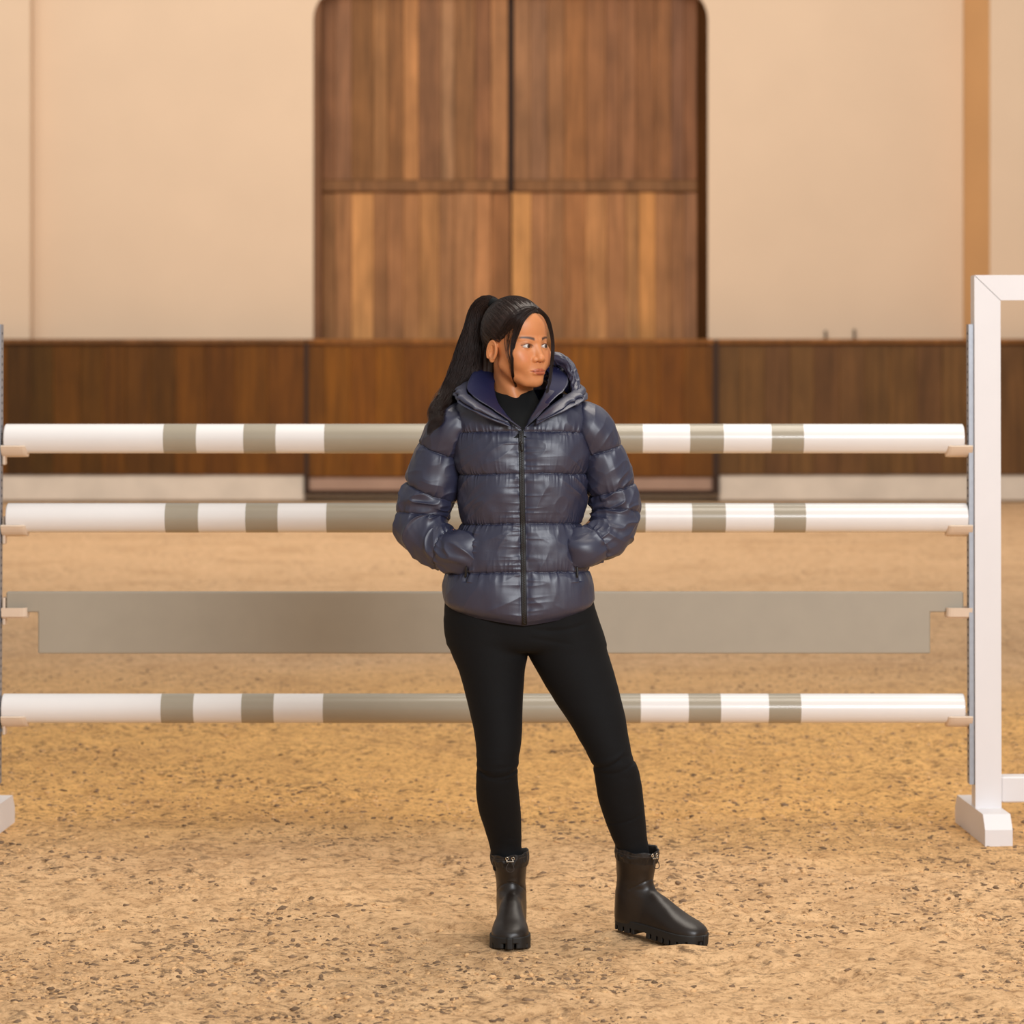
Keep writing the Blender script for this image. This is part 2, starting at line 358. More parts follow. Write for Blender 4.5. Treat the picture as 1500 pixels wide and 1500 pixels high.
# loose clods and fibre bits lying on the sand: nobody could count them
ICO = np.array([(0, .53, .85), (0, -.53, .85), (0, .53, -.85), (0, -.53, -.85), (.53, .85, 0), (-.53, .85, 0), (.53, -.85, 0), (-.53, -.85, 0), (.85, 0, .53), (-.85, 0, .53), (.85, 0, -.53), (-.85, 0, -.53)])
IF = np.array([(0,9,1),(0,1,8),(0,8,4),(0,4,5),(0,5,9),(1,6,8),(1,7,6),(1,9,7),(8,6,10),(8,10,4),(4,10,2),(4,2,5),(5,2,11),(5,11,9),(9,11,7),(7,11,3),(7,3,6),(6,3,10),(10,3,2),(2,3,11)])
def scatter(name, mat, n, smin_, smax_, label, y0=6.7, y1=15, clump=True, flat=0.5):
    y = y0+(y1-y0)*RNG.random(n*4)**1.35; x = (RNG.random(n*4)*2-1)*(y*0.175)
    if clump:
        keep = vnoise(x*1.3+11, y*1.3+5, 3.0)*0.55+vnoise(x*5, y*5, 8.0)*0.45 > 0.5; keep |= RNG.random(n*4) < 0.12
        x, y = x[keep], y[keep]
    x, y = x[:n], y[:n]; n = len(x)
    keep = ~(((np.abs(x+0.004) < .075) & (np.abs(y-8.17) < .17)) | ((np.abs(x-.40) < .14) & (np.abs(y-8.15) < .1)))
    x, y = x[keep], y[keep]; n = len(x)
    s = smin_+(smax_-smin_)*RNG.random(n)**3.5
    z = ground_h(x, y)
    J = 1+1.0*(RNG.random((n, 12, 3))-.5)
    A = ICO[None]*J*np.stack([s*(.7+RNG.random(n)), s*(.5+.6*RNG.random(n)), s*flat*(.5+RNG.random(n))], 1)[:, None]
    th = RNG.random(n)*6.28; c, s_ = np.cos(th)[:, None], np.sin(th)[:, None]
    P = np.stack([A[..., 0]*c-A[..., 1]*s_+x[:, None], A[..., 0]*s_+A[..., 1]*c+y[:, None], A[..., 2]+z[:, None]-s[:, None]*.05], -1)
    Fc = (IF[None]+(np.arange(n)*12)[:, None, None]).reshape(-1, 3)
    o = mesh_obj(name, P.reshape(-1, 3), Fc, mat); tag(o, label, 'sand debris', kind='stuff'); return o
scatter('fibre_clods', M['clod'], 18000, .0012, .0105, 'dark grey fibre clods scattered over the arena sand')
scatter('sand_crumbs', M['sandclod'], 14000, .002, .010, 'tan crumbs of loose sand lying on the arena floor')
# ---------------------------------------------------------------- back wall
DW = 31.0                       # plane of the recessed plaster panel
DP = 30.75                      # pilaster planes
DK = 30.35                      # kickboard face
ztop = wz(-260, DW)
def X(px, d=DW): return wx(px, d)
w = MB()
zb = 0.2
dl, dr = X(459), X(1037)                      # door opening
zd = wz(2, DW); rc = 0.16                    # springing of the rounded top corners
door_top = wz(-22, DW)
# left panel, right panel and the field over the door (rounded upper corners)
w.box(X(47), dl, DW, DW+.5, zb, ztop)
w.box(dr, X(1411), DW, DW+.5, zb, ztop)
pts = [(dl, door_top-0.35)]
for k in range(9):
    a = math.pi-k*math.pi/16; pts.append((dl+.35+.35*math.cos(a), door_top-.35+.35*math.sin(a)))
for k in range(9):
    a = math.pi/2-k*math.pi/16; pts.append((dr-.35+.35*math.cos(a), door_top-.35+.35*math.sin(a)))
for i in range(len(pts)-1):
    (xa, za), (xb, zb2) = pts[i], pts[i+1]
    if xb-xa > 1e-5: w.add([(xa, DW, za), (xb, DW, zb2), (xb, DW, ztop), (xa, DW, ztop), (xa, DW+.5, za), (xb, DW+.5, zb2), (xb, DW+.5, ztop), (xa, DW+.5, ztop)],
              [(0,1,2,3),(7,6,5,4),(0,4,5,1),(1,5,6,2),(2,6,7,3),(3,7,4,0)])
# pilasters: left square edged, right with a splayed flank
w.prism([(-21, DP), (wx(44, DP), DP), (X(49), DW+.02), (X(49), DW+.5), (-21, DW+.5)], 'z', zb, ztop)
w.prism([(wx(1450, DP-.22), DP-.22), (21, DP-.22), (21, DW+.5), (X(1413), DW+.5), (X(1413), DW+.02)], 'z', zb, ztop)
wb = w.build('wall_back', M['plaster']); tag(wb, 'cream plastered arena wall with a tall arched door opening', kind='structure')
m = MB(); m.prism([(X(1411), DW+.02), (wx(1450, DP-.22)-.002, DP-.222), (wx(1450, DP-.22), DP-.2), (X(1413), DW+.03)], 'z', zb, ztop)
o = m.build('splayed_flank', M['flank_shade'], wb)
# small marks on the plaster: pale patch and two dowels over the ledge
for px, py in ((1209, 488), (1251, 486)):
    m = MB(); m.box(X(px-1.3), X(px+1.3), DW-.03, DW, wz(498, DW), wz(py-4, DW)); o = m.build('dowel', M['dark_gap'], wb); o.color = (1, 1, 1, 1)
# ---- big plank door
DD = 31.22
door = empty('door_1', (X(748), DD, 0)); tag(door, 'tall double door of brown vertical planks in an arched opening', kind='structure')
dloc = tuple(door.location)
def tint(rgb): return (*lin(rgb), 1.0)
DARK, MIDW = (118, 76, 44), (150, 100, 60)
upL = [(472,491,(124,84,56)),(491,515,(132,92,64)),(515,547,(124,84,48)),(547,568,(140,98,60)),(568,591,(130,88,52)),(591,613,(164,114,70)),(613,646,(120,82,54)),(646,666,(142,104,72)),(666,696,(128,88,54)),(696,719,(126,84,54)),(719,744,(152,106,68))]
upR = [(753,777,(138,98,66)),(777,802,(132,94,66)),(802,827,(136,94,60)),(827,858,(138,92,54)),(858,887,(134,90,56)),(887,908,(128,86,56)),(908,932,(136,92,60)),(932,960,(124,82,50)),(960,983,(132,88,54)),(983,1002,(118,80,56)),(1002,1021,(122,80,52))]
loL = [(472,491,(140,98,62)),(491,515,(152,106,68)),(515,547,(188,134,82)),(547,568,(142,98,62)),(568,591,(148,102,66)),(591,615,(156,108,68)),(615,643,(160,112,68)),(643,666,(148,104,68)),(666,696,(156,110,72)),(696,719,(170,118,76)),(719,747.5,(138,92,56))]
loR = [(749.8,778,(188,134,80)),(778,800,(150,104,68)),(800,826,(146,102,66)),(826,858,(152,102,62)),(858,889,(174,122,76)),(889,917,(154,106,68)),(917,936,(158,112,70)),(936,960,(184,128,74)),(960,982,(150,104,66)),(982,1002,(142,98,64)),(1002,1021,(138,96,66))]
zmid0, zmid1 = wz(281, DD), wz(264, DD); zlo = 1.0; zhi = door_top+.1
k = 0
for lst, z0, z1 in ((upL, zmid1, zhi), (upR, zmid1, zhi), (loL, zlo, zmid0), (loR, zlo, zmid0)):
    for (a, b, c) in lst:
        m = MB(); off = ((k*37) % 5)*0.004; xa, xb = wx(a, DD), wx(b, DD)
        m.cbox(xa+.0015-dloc[0], xb-.0015-dloc[0], off, .05+off, z0+.004, z1-.004, .003)
        o = m.build('plank', M['plank'], door); o.color = tint(c); k += 1
m = MB(); m.box(wx(455, DD)-dloc[0], wx(1045, DD)-dloc[0], .065, .12, .6, zhi+.2); m.build('backing', M['dark_gap'], door)
for a, b in ((470, 744), (753, 1021)):
    m = MB(); m.cbox(wx(a, DD)-dloc[0], wx(b, DD)-dloc[0], -.025, .05, zmid0, zmid1, .01); o = m.build('middle_rail', M['plank'], door); o.color = tint((122, 84, 52))
m = MB(); m.cbox(X(459, DW)-dloc[0], wx(472.5, DD)-dloc[0], DW+.02-DD, .06, .9, zhi, .01); o = m.build('left_jamb', M['plank'], door); o.color = tint((112, 76, 50))
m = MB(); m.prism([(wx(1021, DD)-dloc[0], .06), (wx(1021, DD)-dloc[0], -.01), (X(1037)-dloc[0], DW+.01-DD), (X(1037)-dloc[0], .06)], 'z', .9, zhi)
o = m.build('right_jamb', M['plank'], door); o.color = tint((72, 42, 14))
# ---- kickboard in three sections, each on its own plinth
def kick(name, label, pa, pb, seams, cols, d, yb, plinth_mat, cap_col, ypl=695, base=735):
    t = empty(name, (0, d, 0)); tag(t, label, kind='structure')
    z0, z1 = wz(ypl, d), wz(505, d)
    ed = [pa]+[s for s in seams if pa < s < pb]+[pb]
    for i in range(len(ed)-1):
        m = MB(); off = (i*29 % 3)*.002
        m.cbox(wx(ed[i], d)+.001, wx(ed[i+1], d)-.001, off, .04+off, z0, z1, .0015)
        c_ = cols[i % len(cols)]; o = m.build('board', M['board'], t); o.color = tint((c_[0]-9, c_[1]-7, c_[2]*.42))
    m = MB(); m.box(wx(pa, d), wx(pb, d), .045, .25, z0-.1, z1-.01); m.build('backing', M['dark_gap'], t)
    m = MB(); m.cbox(wx(pa, d), wx(pb, d), -.03, DW-d+.01, z1+.006, wz(496.5, d), .008); o = m.build('ledge', M['board'], t); o.color = tint(cap_col)
    m = MB(); m.cbox(wx(pa, d)+.01, wx(pb, d)-.01, .02, .3, wz(yb, d), z0-.004, .012); m.build('plinth', plinth_mat, t)
    return t
BR = [(102,58,20),(92,52,20),(110,64,24),(96,58,28),(106,62,24),(84,52,26),(92,58,24),(100,58,22)]
BR2 = [(112,68,30),(124,76,32),(118,70,28),(128,78,30),(112,66,26),(120,72,28),(116,68,26)]
BR3 = [(104,72,76),(110,76,80),(106,72,84),(112,78,86),(104,70,80),(108,74,84)]
rs = np.random.default_rng(3)
def seams(a, b, w0): return list(np.cumsum(np.r_[a, rs.uniform(w0*.8, w0*1.2, int((b-a)/w0))])[1:])
kick('trim_1', 'dark brown timber kickboard left of the gate, on a pale concrete plinth', -2320, 447, seams(-2320, -40, 44)+[-32, 10, 46, 78, 118, 150, 184, 220, 257, 300, 345, 392], [(106,64,24),(98,58,20),(112,68,26),(104,62,28),(110,66,26),(78,50,30),(82,54,28),(100,62,28),(92,58,26),(98,60,26),(94,58,28),(90,56,24)], DK, 734, M['concrete'], (110, 74, 42))
kick('door_2', 'orange-brown timber gate of the kickboard below the tall door', 450, 1046, [476, 513, 552, 590, 630, 672, 712, 754, 796, 838, 880, 922, 965, 1002], BR2, DK, 719, M['concrete_pink'], (128, 80, 34), ypl=698)
kick('trim_2', 'grey-brown timber kickboard right of the gate, on a pale concrete plinth', 1052, 3820, [1085, 1120, 1158, 1192, 1230, 1268, 1304, 1342, 1380, 1420, 1460]+seams(1460, 3800, 44), BR3, DK, 734, M['concrete'], (124, 80, 38))
m = MB(); m.box(wx(446, DK), wx(452, DK), -.02, .25, wz(724, DK), wz(500, DK)); m.box(wx(1044, DK), wx(1053, DK), -.02, .25, wz(724, DK), wz(500, DK))
m.box(wx(452, DK), wx(1044, DK), .03, .2, wz(725, DK), wz(719.5, DK))
o = m.build('trim_3', M['dark_gap']); o.location = (0, DK, 0); tag(o, 'dark brown frame posts and sill around the kickboard gate', kind='structure')
# ---------------------------------------------------------------- the jump
DJ = 9.90
SJ = F/DJ
def standard(side, label):
    # built in world metres relative to the post's base centre
    s = 1 if side == 'right' else -1
    pf = 9.85                                       # front plane of the post
    if side == 'right': xin = wx(1429, pf)
    else: xin = wx(-10.5, pf)
    root = empty('jump_standard', (xin, pf, 0)); tag(root, label, 'jump stand', 'white jump standards')
    PW = .084
    def bx(name, x0, x1, y0, y1, z0, z1, mat=M['white'], b=.004):
        m = MB(); m.cbox(min(s*x0, s*x1), max(s*x0, s*x1), y0, y1, z0, z1, b); return m.build(name, mat, root)
    ztop_ = wz(403, pf); zr = wz(440, pf)
    # posts with mitred tops
    W = .62
    def quad_y(name, poly):
        m = MB(); m.prism([(s*x, z) for x, z in poly], 'y', 0, .08); return m.build(name, M['white'], root)
    g = .0012
    quad_y('post', [(0, .095), (PW, .095), (PW, zr-g), (0, ztop_-g)])
    quad_y('post', [(W, .095), (W+PW, .095), (W+PW, ztop_-g), (W, zr-g)])
    quad_y('top_rail', [(PW+g, zr), (W-g, zr), (W+PW-g, ztop_), (g, ztop_)])
    bx('bottom_rail', PW, W, .004, .074, wz(1176, pf), wz(1138.5, pf))
    for x0 in (-.002, W-.002):
        m = MB(); m.prism([(-.16, 0), (-.16, .055), (-.125, .1), (.29, .1), (.325, .055), (.325, 0)], 'x', 0, .088)
        o = m.build('foot', M['white'], root)
        o.location = (s*x0 if s > 0 else s*x0-.088, 0, -.004); o.rotation_euler.z = s*math.radians(3.0) if x0 < .1 else 0
    # steel track on the inner face, with its row of slots
    m = MB(); zt0, zt1 = wz(1150, pf), wz(475, pf)
    m.box(min(-s*.017, -s*.001), max(-s*.017, -s*.001), .012, .062, zt0, zt1)
    tr = m.build('track', M['steel'], root)
    m = MB(); z = zt0+.03
    while z < zt1-.02:
        m.box(-s*.0172-.0006, -s*.0172+.0006, .030, .044, z-.004, z+.004); z += .025
    o = m.build('slots', M['hole'], tr); tag(o, kind='stuff')
    root.rotation_euler.y = math.radians(-0.12 if side == 'right' else 0.0)
    return root
standard('right', 'white timber jump standard on the right with open frame and mitred top corner')
standard('left', 'white jump standard cut off by the left edge, only steel track and foot showing').rotation_euler.y = math.radians(.26)
def ring_mesh(x0, x1, r, n=40, caps=True):
    prof = [(x0, r-.003), (x0+.003, r), (x1-.003, r), (x1, r-.003)] if caps else [(x0, r), (x1, r)]
    th = np.arange(n)*2*np.pi/n
    V = [(x, rr*math.cos(t), rr*math.sin(t)) for x, rr in prof for t in th]
    Fc = [tuple(f) for f in grid_faces(n, len(prof), True)]
    if caps: Fc += [tuple(range(n-1, -1, -1)), tuple(range((len(prof)-1)*n, len(prof)*n))]
    return V, Fc
def pole(pyc, x0, x1, bands, label):
    z = wz(pyc, DJ); xc = (wx(x0, DJ)+wx(x1, DJ))/2
    root_v, root_f = ring_mesh(wx(x0, DJ)-xc, wx(x1, DJ)-xc, .0475)
    o = mesh_obj('jump_pole', root_v, root_f, M['pole_white'], smooth=True); o.location = (xc, DJ, z)
    tag(o, label, 'jump pole', 'round striped jump poles')
    sharp(o)
    for a, b in bands:
        V, Fc = ring_mesh(wx(a, DJ)-xc, wx(b, DJ)-xc, .0479, caps=False)
        mesh_obj('painted_band', V, Fc, M['olive'], o, smooth=True)
    return o
def sharp(o, ang=40):
    try:
        o.data.set_sharp_from_angle(angle=math.radians(ang))
    except Exception: pass
pole(642.5, 8, 1410.5, [(241,289),(358,405),(476,941),(1010,1059),(1129,1176)], 'topmost round white pole with grey-olive bands, shoulder high behind the woman')
pole(758.5, 11, 1416, [(243.5,292),(361,408),(479,945),(1013,1062),(1132.5,1179)], 'second round white pole from the top, banded grey-olive, behind her forearms')
pole(1037.5, 4.5, 1411.5, [(237.5,285),(355,402),(474,938),(1008,1055),(1125,1172)], 'lowest round white pole with grey-olive bands, behind her thighs')
# plank with cut-out lower corners
xa, xb, xc_, xd = wx(10, DJ), wx(56.5, DJ), wx(1362, DJ), wx(1410.5, DJ)
zt, zn, zq = wz(866.5, DJ), wz(896.5, DJ), wz(957, DJ)
m = MB(); m.prism([(xa, zt), (xa, zn), (xb, zn), (xb, zq), (xc_, zq), (xc_, zn), (xd, zn), (xd, zt)], 'y', DJ-.014, DJ+.016)
o = m.build('jump_plank', M['plank_olive']); tag(o, 'flat grey-olive jump plank with stepped ends, behind her hips', 'jump plank')
bv = o.modifiers.new('bevel', 'BEVEL'); bv.width = .005; bv.segments = 2
# cups
def cup(side, pyc, flat, label, dx=0):
    s = 1 if side == 'right' else -1
    xin = (wx(1422, DJ) if s > 0 else wx(4.5, DJ))
    z = wz(pyc, DJ)       # centre height of the pole, or underside of the plank tab
    root = empty('jump_cup', (xin, DJ, z)); tag(root, label, 'jump cup', 'cream cups carrying the poles')
    Lc = .082
    if not flat:
        r0, r1, a0 = .049, .057, math.radians(66); prof = []
        zz = 0
        for k in range(13): a = -a0+2*a0*k/12; prof.append((r0*math.sin(a), -r0*math.cos(a)))
        for k in range(12, -1, -1): a = -a0+2*a0*k/12; prof.append((r1*math.sin(a), -r1*math.cos(a)-.003*math.cos(a)))
    else:
        prof = [(-.034, .016), (-.03, .001), (.032, .001), (.036, .016), (.042, .016), (.038, -.012), (.026, -.018), (-.026, -.018), (-.036, -.012), (-.04, .016)]
    # rounded free end: shrink the profile over the last centimetres
    n = len(prof); V = []; st = [(0, 1), (.06, 1), (.070, .97), (.077, .88), (Lc, .68)]
    zc = min(q[1] for q in prof)
    for xx, k in st:
        V += [(-s*xx, q[0]*k, q[1] if k == 1 else zc+(q[1]-zc)*(.35+.65*k) if False else q[1]+(1-k)*.004) for q in prof]
    Fc = [tuple(range(n)), tuple(range(len(V)-1, len(V)-n-1, -1))]+[tuple(f) for f in grid_faces(n, len(st), True)]
    mb = MB(); mb.add(V, Fc); mb.build('tray', M['cup'], root)
    zc0 = -.057 if not flat else -.014
    m = MB(); m.cbox(min(0, -s*.010), max(0, -s*.010), -.02, .02, zc0-.028, zc0+.062, .003); m.build('back_plate', M['cup'], root)
    m = MB(); m.box(min(-s*.002, s*.012), max(-s*.002, s*.012), -.006, .006, zc0-.018, zc0-.008); m.build('pin', M['steel'], root)
    return root
for sd, where in (('left', 'left'), ('right', 'right')):
    cup(sd, 642.5, False, 'cream jump cup on the %s standard holding the topmost pole' % where)
    cup(sd, 758.5, False, 'cream jump cup on the %s standard holding the second pole' % where)
    cup(sd, 896.5, True, 'flat cream jump cup on the %s standard holding the plank' % where)
    cup(sd, 1037.5, False, 'cream jump cup on the %s standard holding the lowest pole' % where)
# ---------------------------------------------------------------- the woman
Y0 = 8.15
PX = F/Y0/100.0          # pixels per centimetre at her depth
person = empty('person', (0.0, Y0, 0.0))
tag(person, 'woman in navy puffer jacket, black leggings and ankle boots, hands in pockets, looking aside', 'person')
PL = (0.0, Y0, 0.0)
def part(name, V, Fc, mat, parent=person, smooth=True, col=None):
    V = np.asarray(V, float).reshape(-1, 3)-np.array(PL)
    return mesh_obj(name, V, Fc, mat, parent, smooth, col)
def W(px, py, dy=0.0): d = Y0+dy; return np.array([wx(px, d), d, wz(py, d)])
# ---- head in its own frame: centimetres, face towards -y, then turned
HC = np.array([wx(757.8, Y0), Y0-0.005, wz(502, Y0)]); YAW = math.radians(42)
cY, sY = math.cos(YAW), math.sin(YAW)
ROLL = math.radians(0)
def head_to_world(p):
    p = np.asarray(p, float)/100
    return np.stack([p[..., 0]*cY-p[..., 1]*sY+HC[0], p[..., 0]*sY+p[..., 1]*cY+HC[1], p[..., 2]+HC[2]], -1)
def world_to_head(p):
    x, y, z = (p[0]-HC[0])*100, (p[1]-HC[1])*100, (p[2]-HC[2])*100
    return x*cY+y*sY, -x*sY+y*cY, z
EZ = -1.0
def f_head(p):
    x, y, z = p; ax = np.abs(x); q = (ax, y, z)
    d = ell(p, (0, 1.3, 3.4), (7.4, 8.9, 8.3))
    d = smin(d, ell(p, (0, -2.5, -3.0), (6.7, 5.8, 8.2)), 2.2)
    d = smin(d, ell(p, (0, -2.9, 4.4), (6.5, 5.2, 5.2)), 1.6)
    d = smin(d, cap(q, (4.9, -.3, -5.9), (2.1, -5.6, -10.2), 1.4, 1.35), 2.0)
    d = smin(d, ell(p, (0, -6.75, -10.1), (2.4, 1.75, 1.75)), 1.4)
    d = smin(d, sph(q, (4.4, -4.9, -3.2), 2.35), 1.6)
    d = smin(d, sph(q, (3.4, -5.6, -5.2), 2.2), 1.6)
    d = smin(d, ell(p, (0, -6.7, -7.4), (3.1, 2.1, 2.5)), 1.4)
    d = smin(d, cap(q, (0.7, -7.75, 0.75), (4.3, -6.0, 0.95), .62, .5), 0.9)
    d = smax(d, -ell(q, (3.05, -9.25, EZ+.05), (1.75, 1.75, 1.05)), 0.9)
    # eyelids around the eyeball, cut by an almond opening
    lid = sph(q, (3.1, -6.62, EZ), 1.36); d = smin(d, lid, 0.35)
    u = (ax-3.12)/1.42; hh = np.maximum(1-u*u, 0); up = EZ+.05+.57*hh**.8; lo_ = EZ-.02-.34*hh**.9
    slit = np.maximum(np.maximum(z-up, lo_-z), (np.abs(ax-3.12)-1.42)*.8); slit = np.maximum(slit, y+6.9)
    d = smax(d, -slit, .10)
    d = smin(d, cap(q, (1.9, -7.1, EZ+.62), (4.4, -6.75, EZ+.62), .16, .12)+0.0, .28)     # upper lid fold
    # nose
    d = smin(d, cap(p, (0, -7.55, 0.0), (0, -9.05, -3.8), .55, .85), 1.3)
    d = smin(d, ell(p, (0, -9.3, -4.2), (1.1, .95, .82)), .7)
    d = smin(d, ell(q, (1.4, -8.3, -4.5), (.78, .95, .70)), .5)
    d = smax(d, -cap(q, (.7, -8.95, -5.35), (.75, -8.3, -4.75), .38), .15)
    # mouth
    d = smin(d, cap(q, (0.5, -8.62, -7.12), (2.75, -7.5, -7.5), .40, .15), .5)
    d = smin(d, ell(p, (0, -8.6, -8.08), (2.0, .70, .60)), .6)
    d = smax(d, -cap(q, (0.0, -9.25, -7.57), (2.7, -7.95, -7.62), .10, .08), .22)
    d = smax(d, -cap(p, (0, -9.45, -5.7), (0, -9.3, -6.4), .3), .4)
    d = smax(d, -ell(p, (0, -9.4, -9.15), (1.7, .9, .55)), .8)
    # ears
    ex, ey, ez = ax-7.15, y-1.7, z+2.2
    ey2 = ey*.97+ez*.2; ez2 = ez*.97-ey*.2; ex2 = ex-.25*(ey2+1.2)*0.6
    e = ell((ex2, ey2, ez2), (0, 0, 0), (.7, 1.6, 2.8))
    rim = np.sqrt((np.sqrt((ey2/1.45)**2+(ez2/2.6)**2)-1)**2*3.2+(ex2-.35)**2)-.26
    e = smin(e, np.where(ez2 > -2.2, rim, 9), .15)
    e = smax(e, -ell((ex2, ey2, ez2), (.8, -.1, .0), (.95, 1.0, 1.75)), .12)
    e = smin(e, cap((ex2, ey2, ez2), (.2, .35, 1.2), (.25, .55, -.9), .2), .25)
    e = smin(e, sph((ex2, ey2, ez2), (.1, -.35, -2.5), .55), .4)
    d = smin(d, e, .35)
    return d
neckA, neckB = W(752, 520, .03), W(752, 615, .035)
def f_neck(p):
    q = p
    d = cap(q, neckA, neckB, .051, .056)
    sa, sb = W(733, 535, .0), W(762, 600, -.035)
    d = smin(d, cap(q, sa, sb, .010, .008), .03)
    d = smin(d, cap(q, W(752, 604, .03), W(752, 640, .04), .05, .055), .02)
    return d
def f_headneck(p):
    return smin(f_head(world_to_head(p))/100, f_neck(p), .018)
V, Q = surface_nets(f_headneck, (HC[0]-.115, HC[1]-.135, wz(612, Y0)), (HC[0]+.115, HC[1]+.14, HC[2]+.13), .0021)
# skin colour: lips, brows, lid line
hx, hy, hz = world_to_head((V[:, 0], V[:, 1], V[:, 2])); hax = np.abs(hx)
skin = np.array(lin((210, 138, 88))); C = np.tile(skin, (len(V), 1))
def blend(mask, rgb):
    global C
    C = C*(1-mask[:, None])+np.array(lin(rgb))*mask[:, None]
front = sstep(-4, -6, hy)
blend(.22*np.clip(fbm(hx*.5, hy*.5, hz*.5, 3)+.3, 0, 1), (176, 104, 68))
blend(front*.25*np.exp(-((hax-4.2)/1.6)**2-((hz+4)/1.6)**2), (205, 110, 78))
lipz_u = -7.55+np.clip(.85*(1-(hax/2.6)**1.7), 0, 1)-.18*np.exp(-(hx/.35)**2); lipz_l = -7.6-np.clip(1.0*(1-(hax/2.35)**2), 0, 1.2)
lip = sstep(.10, -.06, hz-lipz_u)*sstep(.10, -.06, lipz_l-hz)*(hax < 2.6)*front
blend(lip*.85, (170, 84, 58))
blend(np.exp(-((hz+7.6)/.10)**2)*(hax < 2.4)*front*.7, (96, 44, 36))
browz = .88+.50*np.sin(np.clip((hax-1.2)/4.0, 0, 1)*math.pi*.74)
bm_ = np.exp(-((hz-browz)/(.52-.06*hax))**4)*sstep(1.0, 1.6, hax)*sstep(5.5, 4.6, hax)*front
blend(np.clip(bm_, 0, 1)*.93, (40, 18, 8))
u = (hax-3.12)/1.62; hh = np.clip(1-u*u, 0, 1)
lid = np.exp(-((hz-(EZ+.15+.57*hh**.8))/.18)**2)*(np.abs(u) < 1)*front
blend(np.clip(lid, 0, 1)*.9, (30, 16, 14))
lid2 = np.exp(-((hz-(EZ-.06-.36*hh**.9))/.11)**2)*(np.abs(u) < 1)*front
blend(np.clip(lid2, 0, 1)*.65, (70, 36, 26))
blend(np.clip(np.exp(-((hax-3.2)/1.6)**2-((hz-EZ-.85)/.5)**2), 0, 1)*front*.3, (140, 80, 56))
HEADV, HEADQ, HEADC = V, Q, C
# ---- the rest of the body, hidden in her clothes: trunk, arms, hands in the pockets, legs
def chain(p, pts, k=.02):
    d = None
    for (a, ra), (b, rb) in zip(pts[:-1], pts[1:]):
        c = cap(p, a, b, ra, rb); d = c if d is None else smin(d, c, k)
    return d
def f_body(p):
    d = chain(p, [(W(753, 625, .03), .04), (W(758, 660, .0), .075), (W(760, 740, .0), .09), (W(762, 840, .0), .10), (W(765, 885, 0.01), .09)], .04)
    d = smin(d, chain(p, [(W(700, 640, 0.01), .04), (W(820, 640, 0.01), .04)]), .02)
    L = [(W(690, 622, 0), .045), (W(645, 680, .01), .04), (W(622, 758, .03), .035), (W(652, 790, -.02), .032), (W(690, 806, -.07), .022)]
    R = [(W(832, 622, 0), .045), (W(880, 680, .01), .04), (W(896, 750, .03), .035), (W(872, 782, -.02), .032), (W(846, 803, -.07), .022)]
    for A, s in ((L, 1), (R, -1)):
        d = smin(d, chain(p, A), .02)
        wr = A[-1][0]
        palm = wr+np.array([s*.045, .004, -.012]); h = cap(p, wr, palm, .02, .022)
        for k in range(4):          # four fingers of unequal length, gently bent, and a thumb
            a = palm+np.array([s*.02, .004*k, .016-.012*k]); Lf = (.032, .038, .035, .026)[k]
            b = a+np.array([s*Lf, -.002, -.006]); c = b+np.array([s*Lf*.6, .006, -.012])
            h = smin(h, np.minimum(cap(p, a, b, .0085, .008), cap(p, b, c, .008, .007)), .004)
        h = smin(h, cap(p, wr+np.array([s*.015, -.004, .012]), wr+np.array([s*.05, -.008, .034]), .011, .008), .006)
        d = smin(d, h, .01)
    for A in ([(W(712, 925, .01), .065), (W(722, 1000, .0), .06), (W(728, 1110, -.01), .036), (W(730, 1150, .03), .036), (W(741, 1240, .10), .030), (W(748, 1325, .105), .028)],
              [(W(815, 925, .01), .065), (W(848, 1000, .0), .06), (W(896, 1110, -.005), .036), (W(907, 1150, .015), .036), (W(928, 1240, .05), .030), (W(932, 1315, .055), .030)]):
        d = smin(d, chain(p, A), .03)
    return d
V2_, Q2_ = surface_nets(f_body, (-.33, Y0-.2, .05), (.33, Y0+.2, wz(603, Y0)+.02), .0065, 1)
cut = V2_[:, 2] < wz(607, Y0)+.012
body = part('body', np.concatenate([HEADV, V2_]), np.concatenate([HEADQ, Q2_+len(HEADV)]), M['skin'], col=np.concatenate([HEADC, np.tile(skin, (len(V2_), 1))]))
# ---- eyes
def sphere_grid(n, m):
    th = np.linspace(0, np.pi, m); ph = np.arange(n)*2*np.pi/n
    T_, P_ = np.meshgrid(th, ph, indexing='ij')
    return np.stack([np.sin(T_)*np.cos(P_), np.sin(T_)*np.sin(P_), np.cos(T_)], -1).reshape(-1, 3), grid_faces(n, m, True)
for sx in (-1, 1):
    S, Fq = sphere_grid(48, 40)
    gz = np.array([math.sin(math.radians(17)), -math.cos(math.radians(17)), .02]); gz /= np.linalg.norm(gz)
    ang = np.degrees(np.arccos(np.clip(S@gz, -1, 1)))
    S = S*(1+.03*np.exp(-(ang/22)**2))[:, None]
    Cc = np.tile(lin((200, 190, 182)), (len(S), 1))
    ir = sstep(34, 31, ang)[:, None]; Cc = Cc*(1-ir)+np.array(lin((58, 34, 20)))*ir
    pu = sstep(13, 11, ang)[:, None]; Cc = Cc*(1-pu)+np.array(lin((6, 5, 5)))*pu
    part('eye', head_to_world(S*1.2+np.array([sx*3.1, -6.62, EZ])), Fq, M['eye'], col=Cc)
